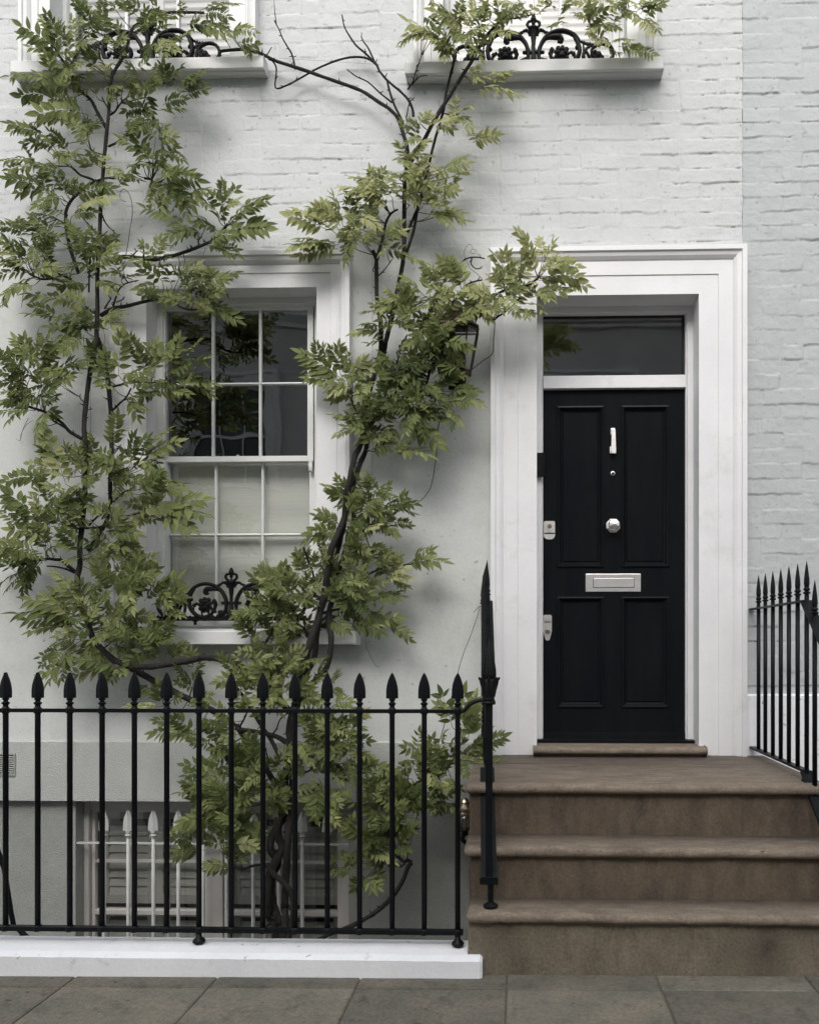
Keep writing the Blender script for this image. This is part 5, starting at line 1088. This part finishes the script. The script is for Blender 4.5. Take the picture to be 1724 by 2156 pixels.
'A7': '''400,330,115,150;260,220,220,80;330,270,280,100;440,300,330,120;460,300,450,140;400,290,390,100;480,330,580,200;500,330,620,250;400,360,170,260;380,380,150,330;330,340,180,240;470,420,290,390;480,440,340,480;540,400,620,390;520,380,450,260;600,400,570,300;670,330,680,200;680,310,760,210;690,320,720,190;640,380,590,300;580,640,490,510;640,640,700,520;700,640,810,570;720,680,800,760;640,660,640,560;540,650,340,600;530,680,380,620;500,700,370,750;540,700,450,600;600,780,720,760;620,820,560,700;620,850,840,850;800,850,1040,890;700,850,740,770;800,860,900,780;850,350,780,330;870,380,980,350;880,370,880,430;860,370,940,400;800,500,740,490;820,470,890,490;1150,410,1230,330;1200,430,1400,430;1280,460,1420,520;1200,500,1330,520;1160,560,1270,660;1150,600,1200,690;1100,520,1060,560;1220,460,1350,390;900,600,1020,610;820,650,960,700;930,690,1120,820;540,1140,510,1020;570,1130,580,1030;640,1140,620,1080;700,1200,760,1110;700,1210,790,1200;650,1180,700,1130;430,1200,290,1120;430,1180,380,1060;460,1180,440,1100;480,1180,510,1150;440,1200,340,1170;500,1240,390,1260;560,1250,480,1210;640,1260,710,1310;700,1260,940,1250;760,1290,940,1320;780,1380,910,1400;740,1400,790,1470;640,1400,600,1450;850,1260,880,1190;820,1300,850,1210;700,1370,640,1300;600,1240,700,1200;560,1320,480,1270;400,1400,220,1330;380,1380,250,1300;330,1480,140,1520;400,1450,180,1460;300,1480,210,1420;360,1460,260,1410;480,1560,490,1490;520,1560,600,1600;560,1640,640,1620;620,1560,740,1610;560,1700,460,1640;560,1660,500,1560;720,1700,770,1600;760,1700,830,1640;740,1720,700,1640;880,1680,1160,1670;1000,1650,1060,1590;940,1650,980,1600;150,1660,90,1600;160,1700,80,1650;200,1700,220,1640;250,1700,300,1650;160,1640,170,1600;900,340,1000,300;980,420,900,380;1000,520,880,560;1040,440,1120,380;940,520,1040,560''',
'A8': '''900,120,1000,20;870,90,830,20;860,280,670,190;780,280,600,200;760,330,560,260;700,380,415,320;660,350,480,250;690,410,430,370;680,420,440,430;780,400,640,300;840,400,730,300;880,400,800,300;950,300,920,170;980,280,990,150;1000,330,1050,230;1040,400,1080,350;960,380,900,300;1000,400,960,250;1090,230,1330,150;1150,180,1310,100;1200,250,1330,210;1130,340,1120,220;1140,360,1240,350;1150,320,1230,280;1130,220,1070,170;1040,540,1100,430;1060,550,1310,570;1100,520,1220,480;1080,540,1300,520;1000,460,1060,400;300,630,30,530;370,660,200,550;260,600,80,490;400,650,240,450;420,600,350,380;400,600,280,430;380,580,220,460;480,520,520,450;640,520,580,470;700,560,600,480;620,600,500,560;540,620,460,520;390,740,200,770;200,760,10,780;370,720,60,740;300,740,90,700;380,770,100,820;440,740,440,830;500,640,400,680;560,680,460,640;560,720,640,660;720,700,830,590;750,700,860,640;700,740,600,700;740,780,850,800;700,700,680,600;860,820,1030,880;1000,1100,860,980;1050,1080,1020,920;1100,1080,1080,940;1060,1000,1000,900;1200,1000,1130,850;1270,1020,1200,880;1300,1030,1250,890;1160,1040,1100,960;870,1200,750,1080;860,1200,700,1130;830,1260,640,1180;700,1240,560,1230;900,1160,880,1060;700,1360,490,1390;700,1340,570,1320;720,1430,610,1460;780,1300,700,1290;740,1400,560,1360;860,1300,720,1340;960,1300,840,1240;1080,1280,960,1220;1000,1360,1090,1410;1040,1240,1200,1080;1120,1280,1200,1340;1180,1480,1340,1490;1160,1460,1250,1440;1100,1420,1180,1380;940,1200,1000,1130;1160,1120,1060,1060;1240,1160,1340,1060;1320,1120,1440,1060;1300,1260,1520,1220;1240,1300,1360,1240;1380,1140,1480,1120;1080,1140,1180,1060;860,340,960,440;900,460,840,400;1020,360,1100,460;740,460,660,420''',
'B1': '''440,340,300,180;460,300,320,240;420,330,160,130;330,210,160,210;300,200,130,250;250,200,120,280;400,260,390,350;500,260,420,140;520,200,320,70;440,120,300,0;560,180,480,40;600,180,640,30;580,150,560,0;560,220,640,160;640,220,800,200;700,150,840,40;840,60,700,0;960,80,1010,30;940,80,860,80;900,100,850,20;1060,60,1010,0;1100,80,1160,20;1100,70,1140,0;1220,120,1280,40;1260,120,1180,80;1300,100,1420,40;1340,140,1440,170;1330,160,1260,200;1340,200,1420,160;1380,60,1500,0;1440,60,1540,90;1540,100,1640,200;1500,40,1700,40;1600,100,1680,180;1420,140,1420,80;1400,260,1300,240;1400,250,1520,240;1440,280,1600,290;1480,300,1660,335;1340,240,1300,200;1380,300,1440,320;570,400,580,480;570,500,770,440;560,540,820,570;680,520,780,440;600,480,600,420;440,780,460,600;460,700,550,640;470,700,550,770;470,690,390,720;560,860,710,820;600,850,540,800;660,840,640,810;200,760,130,740;240,740,280,690;320,760,300,700;340,760,440,780;400,760,440,720;250,830,160,860;1280,60,1180,0;1360,40,1280,0;1460,30,1400,0;1560,40,1480,0;1640,40,1600,0;700,60,620,10;640,100,560,80;540,280,600,350''',
'B2': '''580,680,440,510;560,650,510,510;620,680,560,550;640,820,540,760;880,600,820,470;890,600,910,460;890,660,870,590;1010,660,1030,480;1010,650,1080,560;1010,650,980,530;950,700,940,600;900,740,800,640;900,700,840,600;960,780,860,680;820,800,700,720;760,800,640,740;880,800,760,860;720,860,840,870;1130,600,1060,440;1080,460,990,300;1120,560,1050,340;1180,500,1160,360;1190,520,1260,390;1150,600,1290,470;1180,590,1440,560;1200,580,1380,510;1150,655,1330,660;1320,670,1510,705;1180,640,1440,650;1100,780,1350,740;1140,760,1300,700;1110,760,1240,800;1110,820,1180,880;1000,870,1070,930;980,860,1130,900;950,860,1000,910;830,870,560,970;700,900,600,940;960,820,1100,720;980,760,1080,690;540,1150,650,1150;470,1130,550,1080;500,1150,560,1180;320,1030,410,1050;1040,700,1120,650;700,680,640,700''',
'B3': '''350,900,110,740;340,870,220,730;280,820,180,740;430,780,300,700;460,790,320,700;480,720,430,560;470,700,440,640;520,700,490,580;570,680,560,600;500,680,450,600;430,900,250,830;500,940,430,900;500,880,520,740;400,860,380,760;460,880,480,790;300,1000,110,920;320,1000,200,920;380,1030,250,940;400,1040,440,960;360,1000,300,920;290,1170,340,1050;280,1200,240,1120;260,1150,260,1080;200,1100,160,1030;700,700,650,590;680,690,620,670;730,700,680,640;850,560,830,460;900,600,820,500;900,620,970,570;900,680,960,640;860,700,800,620;960,530,1090,575;1100,680,1110,570;1120,700,1230,680;1060,720,1040,620;1100,740,1250,760;1130,760,1220,810;1080,760,1160,600;1080,700,1020,700;1000,910,1170,850;950,920,1180,890;850,920,950,930;920,880,820,880;930,1000,1090,1080;1080,1080,1250,1200;1060,1060,1170,1040;1150,1140,1250,1150;1000,1030,1040,970;820,1080,930,1090;900,1090,1030,1090;850,1080,1040,1150;780,880,770,820;780,940,700,800;900,820,820,740;960,800,1060,780;820,820,900,740;760,780,700,740;800,1000,760,940;760,1060,840,1020;420,1100,380,1020;340,1120,420,1140;680,1060,780,1120''',
'B4': '''640,270,520,270;620,290,530,310;800,460,740,230;760,380,660,280;790,460,860,370;800,400,820,280;560,420,300,385;460,440,310,460;600,400,490,365;620,540,420,420;560,500,430,500;560,520,480,540;420,560,260,590;400,540,300,520;560,560,430,540;600,640,370,640;620,640,480,560;800,560,740,490;780,540,860,500;600,740,310,790;700,740,420,710;640,760,310,830;700,700,560,640;800,660,680,600;760,680,660,700;860,600,760,580;390,900,210,880;380,950,220,920;460,1000,230,1050;380,1000,250,1000;540,880,460,820;520,880,580,820;600,980,680,1060;620,1020,740,850;600,1120,460,1110;640,1130,490,1150;560,960,440,940;480,920,360,860;560,1000,640,920;720,600,640,540;700,480,620,420;820,480,860,440;640,360,700,300;600,600,520,560;900,620,1040,660;920,640,960,600;950,700,1020,700;700,160,580,200;560,150,480,200;560,120,440,80;640,180,560,60''',
'B5': '''640,640,600,490;650,640,700,520;640,600,560,560;520,1160,340,1160;530,1100,360,1080;560,1080,440,1060;740,1110,600,1060;700,1130,640,1050;750,1120,700,1080;600,1210,510,1280;620,1210,680,1270;590,1200,640,1280;640,1180,700,1200;780,1000,700,940;780,960,700,860;800,840,780,740;760,880,700,780;720,820,620,760;680,780,580,720;760,700,680,640;640,920,580,860;680,960,620,880;600,940,560,870;620,980,680,1040;720,980,640,960;820,980,940,840;830,990,890,1000;820,940,860,860;520,880,390,800;500,860,500,780;560,900,440,880;700,620,760,700;860,640,780,560;900,560,820,540;720,560,680,470''',
}
DENS = [ # extra filler: crop, cx, cy, rx, ry, n, depth, tint shift (negative puts clump shade into the colour)
 ('D',130,110,45,60,16,-.20,0),('D',185,90,40,55,14,-.20,0),('D',300,60,70,45,14,-.22,0),('D',420,40,60,30,8,-.22,.05),('D',160,150,40,30,10,-.16,0),
 ('D',320,190,35,35,10,-.13,-.1),('D',110,300,50,40,12,-.16,0),('D',110,400,45,50,14,-.17,0),('D',330,280,22,50,8,-.14,-.05),('D',340,400,30,35,10,-.13,-.1),
 ('D',60,510,55,40,16,-.24,0),('D',60,560,50,28,12,-.26,-.05),('D',190,560,35,60,20,-.26,0),('D',170,680,35,30,8,-.2,0),('D',360,610,60,35,14,-.28,0),('D',420,640,40,20,8,-.28,0),
 ('D',60,780,55,50,26,-.30,0),('D',60,830,55,22,16,-.24,-.2),('D',360,750,50,30,10,-.28,-.15),('D',340,800,60,22,10,-.28,0),
 ('D',170,960,30,45,10,-.2,0),('D',270,990,50,25,14,-.24,0),('D',330,1030,50,25,12,-.26,-.05),('D',100,1070,60,50,22,-.26,.05),('D',60,1160,55,25,16,-.28,0),('D',50,1200,50,25,12,-.18,-.3),
 ('D',240,1120,35,35,8,-.2,0),('D',240,1220,60,45,22,-.28,-.05),('D',300,1250,45,40,12,-.28,0),('D',230,1310,70,35,20,-.28,.05),('D',130,1300,40,20,6,-.24,.05),('D',290,1350,50,35,12,-.3,.05),
 ('D',560,1420,80,30,26,-.36,.1),('D',590,1460,80,35,24,-.36,.05),('D',600,1240,55,45,26,-.26,0),('D',570,1290,50,35,16,-.26,-.05),('D',720,1200,40,50,22,-.22,0),('D',750,1250,45,30,14,-.22,0),
 ('D',700,1270,50,35,14,-.16,-.25),('D',640,1330,40,25,8,-.16,-.25),
 ('D',760,1080,45,28,20,-.24,.1),('D',780,1110,35,20,8,-.2,0),('D',770,900,30,28,12,-.22,0),('D',840,840,55,50,34,-.26,-.1),('D',890,860,50,35,22,-.26,-.15),('D',880,780,65,55,44,-.28,-.2),('D',910,740,45,45,26,-.24,-.35),
 ('D',935,715,26,30,16,-.33,-.05),('D',945,770,26,24,10,-.33,-.2),('D',900,690,70,30,26,-.30,.15),('D',870,650,60,30,22,-.30,.25),('D',960,640,70,25,16,-.30,.2),('D',1060,610,40,25,12,-.32,.25),('D',740,800,40,30,12,-.26,.1),
 ('D',720,460,55,30,22,-.22,.25),('D',770,510,50,20,14,-.22,.15),('D',800,400,50,25,16,-.22,.35),('D',880,390,35,45,22,-.22,.3),('D',870,320,25,40,10,-.2,.3),('D',930,440,30,20,6,-.18,.25),
 ('D',960,60,60,45,24,-.24,.25),('D',1080,20,90,20,16,-.22,.15),('D',1240,40,70,30,18,-.22,.1),('D',1330,30,50,25,10,-.22,.1),
 ('D',680,1540,30,40,12,-.36,.05),('D',720,1580,50,45,34,-.36,-.1),('D',640,1620,30,30,6,-.34,0),('D',520,1620,60,40,24,-.38,0),('D',470,1690,60,25,20,-.40,0),('D',480,1770,55,35,22,-.42,-.05),('D',450,1560,50,25,8,-.3,0),('D',560,1680,40,20,8,-.40,0),
 ('D',690,1690,25,35,10,-.40,.05),('D',900,1640,60,35,22,-.36,.05),('D',850,1690,50,25,14,-.38,.05),('D',810,1720,40,40,18,-.40,0),('D',800,1780,35,25,12,-.40,-.05),('D',930,1600,40,30,10,-.34,.05),
]
# ---- leaflet template
rows_t = np.array([0,.10,.28,.50,.72,.90,1.0]); rows_w = np.array([.02,.13,.19,.18,.12,.045,.0])
tv = []; tuv = []
for t, w_ in zip(rows_t, rows_w):
    for sgn in (-1,0,1):
        y = w_*sgn; tv.append((t, y, abs(y)*.38-.14*t*t)); tuv.append((t, sgn*1.0*(w_/.185)))
tv = np.array(tv); tuv = np.array(tuv)
tf = []
for i in range(len(rows_t)-1):
    a = i*3; tf += [(a,a+3,a+4,a+1),(a+1,a+4,a+5,a+2)]
tf = np.array(tf)
LV = []; LT = []; LU = []; stems = MB(); count = 0
def leaflet(p, d, nrm, L, tint):
    global count
    d = d.normalized(); s = nrm.cross(d).normalized(); nn = d.cross(s)
    Mx = np.array([tuple(d*L), tuple(s*L), tuple(nn*L)])
    v = tv.copy(); bend = random.uniform(-.30,.45); v[:,2] += -bend*.35*v[:,0]**2; v[:,1] *= random.uniform(.82,1.2)
    v[:,2] *= random.uniform(.6,1.3); v[:,1] += random.uniform(-.05,.05)*v[:,0]**2
    LV.append(v@Mx+np.array(tuple(p))); LT.append(np.full(len(tv), tint)); count += 1
def frond(B, T, size=1.0, tint=.45, roll=None, pale=0):
    ax = T-B; L = ax.length
    if L < .03: return
    d = ax.normalized()
    facing = Vector((random.uniform(-.45,.45), -1.0, random.uniform(.15,.95)))
    nrm = (facing-d*facing.dot(d)).normalized()
    if roll is None: roll = random.gauss(0,.42)
    side = d.cross(nrm); nrm = (nrm*math.cos(roll)+side*math.sin(roll)).normalized(); side = d.cross(nrm).normalized()
    sag = L*random.uniform(.03,.12)
    def at(t): return B+ax*t+Vector((0,0,1))*sag*math.sin(math.pi*t)+Vector((0,-1,0))*.3*sag*math.sin(math.pi*t)
    base_l = min(.086, max(.050, L*.33))*size*random.uniform(.80,1.18)
    npair = int(max(3, min(8, round((L*.88)/(base_l*.385)))))
    stems.tube([at(t) for t in (0,.33,.66,.97)], [.0016,.0013,.0011,.0008], 4, 1)
    tt = tint+random.gauss(0,.15)+(.4 if random.random() < .025 else 0)
    for k in range(npair):
        t = .16+.74*(k/(npair-1) if npair > 1 else 0); p = at(t)
        prof_ = .78+.30*math.sin(math.pi*min(1,(.2+.75*t)))
        l = base_l*prof_
        dl = (at(min(t+.05,1))-at(t-.05)).normalized()
        for sg in (-1,1):
            if random.random() < .04: continue
            a = R(random.gauss(62-18*t,6)); dd = dl*math.cos(a)+side*sg*math.sin(a)+nrm*random.gauss(-.06,.14)+Vector((0,0,-1))*random.uniform(0,.16)
            leaflet(p+side*sg*.0025, dd, nrm+side*sg*random.gauss(.0,.20)+d*random.gauss(0,.10), l*random.uniform(.86,1.1), np.clip(tt+random.gauss(0,.10)+pale*t, 0, 1))
    leaflet(at(.97), d+nrm*random.gauss(-.05,.15), nrm, base_l*1.0, np.clip(tt+pale,0,1))
def near(p):
    d2 = ((SK-np.array(tuple(p)))**2); dd = d2[:,0]+d2[:,2]+.3*d2[:,1]; i = int(np.argmin(dd)); return Vector(SK[i]), math.sqrt(dd[i])
def local_tint(u, v):  # leaf tint by region: pale growth, and shade of dense clusters put into colour
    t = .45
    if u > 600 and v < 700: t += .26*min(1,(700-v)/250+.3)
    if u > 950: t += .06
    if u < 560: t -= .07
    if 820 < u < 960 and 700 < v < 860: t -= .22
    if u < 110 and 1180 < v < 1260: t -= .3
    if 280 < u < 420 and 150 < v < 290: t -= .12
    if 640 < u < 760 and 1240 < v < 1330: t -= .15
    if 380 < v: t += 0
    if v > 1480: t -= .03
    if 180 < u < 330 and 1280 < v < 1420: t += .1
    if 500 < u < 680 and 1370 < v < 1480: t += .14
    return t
def depth(u, v):
    if v > 1480: return -.36
    if v > 1360 and u > 480: return -.32
    if u > 820 and v > 560 and v < 900: return -.27
    if u < 250 and v > 700: return -.24
    return -.19
nfr = 0
for key, s in FR.items():
    ox, oy, k = CR[key]
    for item in s.split(';'):
        a = nums(item); u0, v0, u1, v1 = ox+a[0]*k, oy+a[1]*k, ox+a[2]*k, oy+a[3]*k
        y0 = depth(u0,v0)+random.uniform(-.03,.05); y1 = y0-random.uniform(-.02,.09)
        B, T = P(u0,v0,y0), P(u1,v1,y1)
        if key in ('A1','A2') and v0 < 130: size = .9
        else: size = 1.0
        if v0 < 560: size *= .90
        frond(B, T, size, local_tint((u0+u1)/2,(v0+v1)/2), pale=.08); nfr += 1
        q, d = near(B)
        if .015 < d < .20: stems.tube([q, q.lerp(B,.5)+Vector((0,-.01,-.01)), B], [.0028,.0022,.0016], 5, 2)
for key, cx, cy, rx, ry, n, y, ts in DENS:
    for i in range(int(n*(.38 if cx < 440 and cy < 1250 else .52))):
        while True:
            a, b = random.uniform(-1,1), random.uniform(-1,1)
            if a*a+b*b < 1: break
        u, v = cx+a*rx, cy+b*ry
        L = random.uniform(32,62)
        if v < 560: L *= .85
        th = math.atan2(b*.9-.25, a+random.gauss(0,.5)) if random.random() < .75 else random.uniform(0,2*math.pi)
        y0 = y+random.uniform(-.05,.09)
        B = P(u-.35*L*math.cos(th), v-.35*L*math.sin(th), y0); T = P(u+.6*L*math.cos(th), v+.6*L*math.sin(th), y0-random.uniform(-.03,.08))
        frond(B, T, .95, .44+ts*.8+(.0 if y0 < y else -.08), pale=.06); nfr += 1  # fronds set further back tinted darker, inner shade put into the colour
print('fronds', nfr, 'leaflets', count)
V = np.concatenate(LV); Tn = np.concatenate(LT); nl = count
faces = (tf[None]+(np.arange(nl)*len(tv))[:,None,None]).reshape(-1,4)
me = bpy.data.meshes.new('foliage'); me.vertices.add(len(V)); me.vertices.foreach_set('co', (V-np.array(tuple(WL[plant.name]))).astype(np.float32).ravel())
me.loops.add(len(faces)*4); me.loops.foreach_set('vertex_index', faces.astype(np.int32).ravel())
me.polygons.add(len(faces)); me.polygons.foreach_set('loop_start', np.arange(0,len(faces)*4,4,dtype=np.int32)); me.polygons.foreach_set('loop_total', np.full(len(faces),4,dtype=np.int32))
me.update(calc_edges=True)
uvl = me.uv_layers.new(name='UVMap'); uvl.data.foreach_set('uv', np.tile(tuv,(nl,1))[faces.ravel()].astype(np.float32).ravel())
at_ = me.attributes.new('tint','FLOAT','POINT'); at_.data.foreach_set('value', Tn.astype(np.float32))
me.polygons.foreach_set('use_smooth', np.ones(len(faces),bool))
me.materials.append(M['leaf']); fo = bpy.data.objects.new('foliage', me); col.objects.link(fo); fo.parent = plant; WL[fo.name] = WL[plant.name]
stems.build('leaf_stalks', M['twig'], plant)
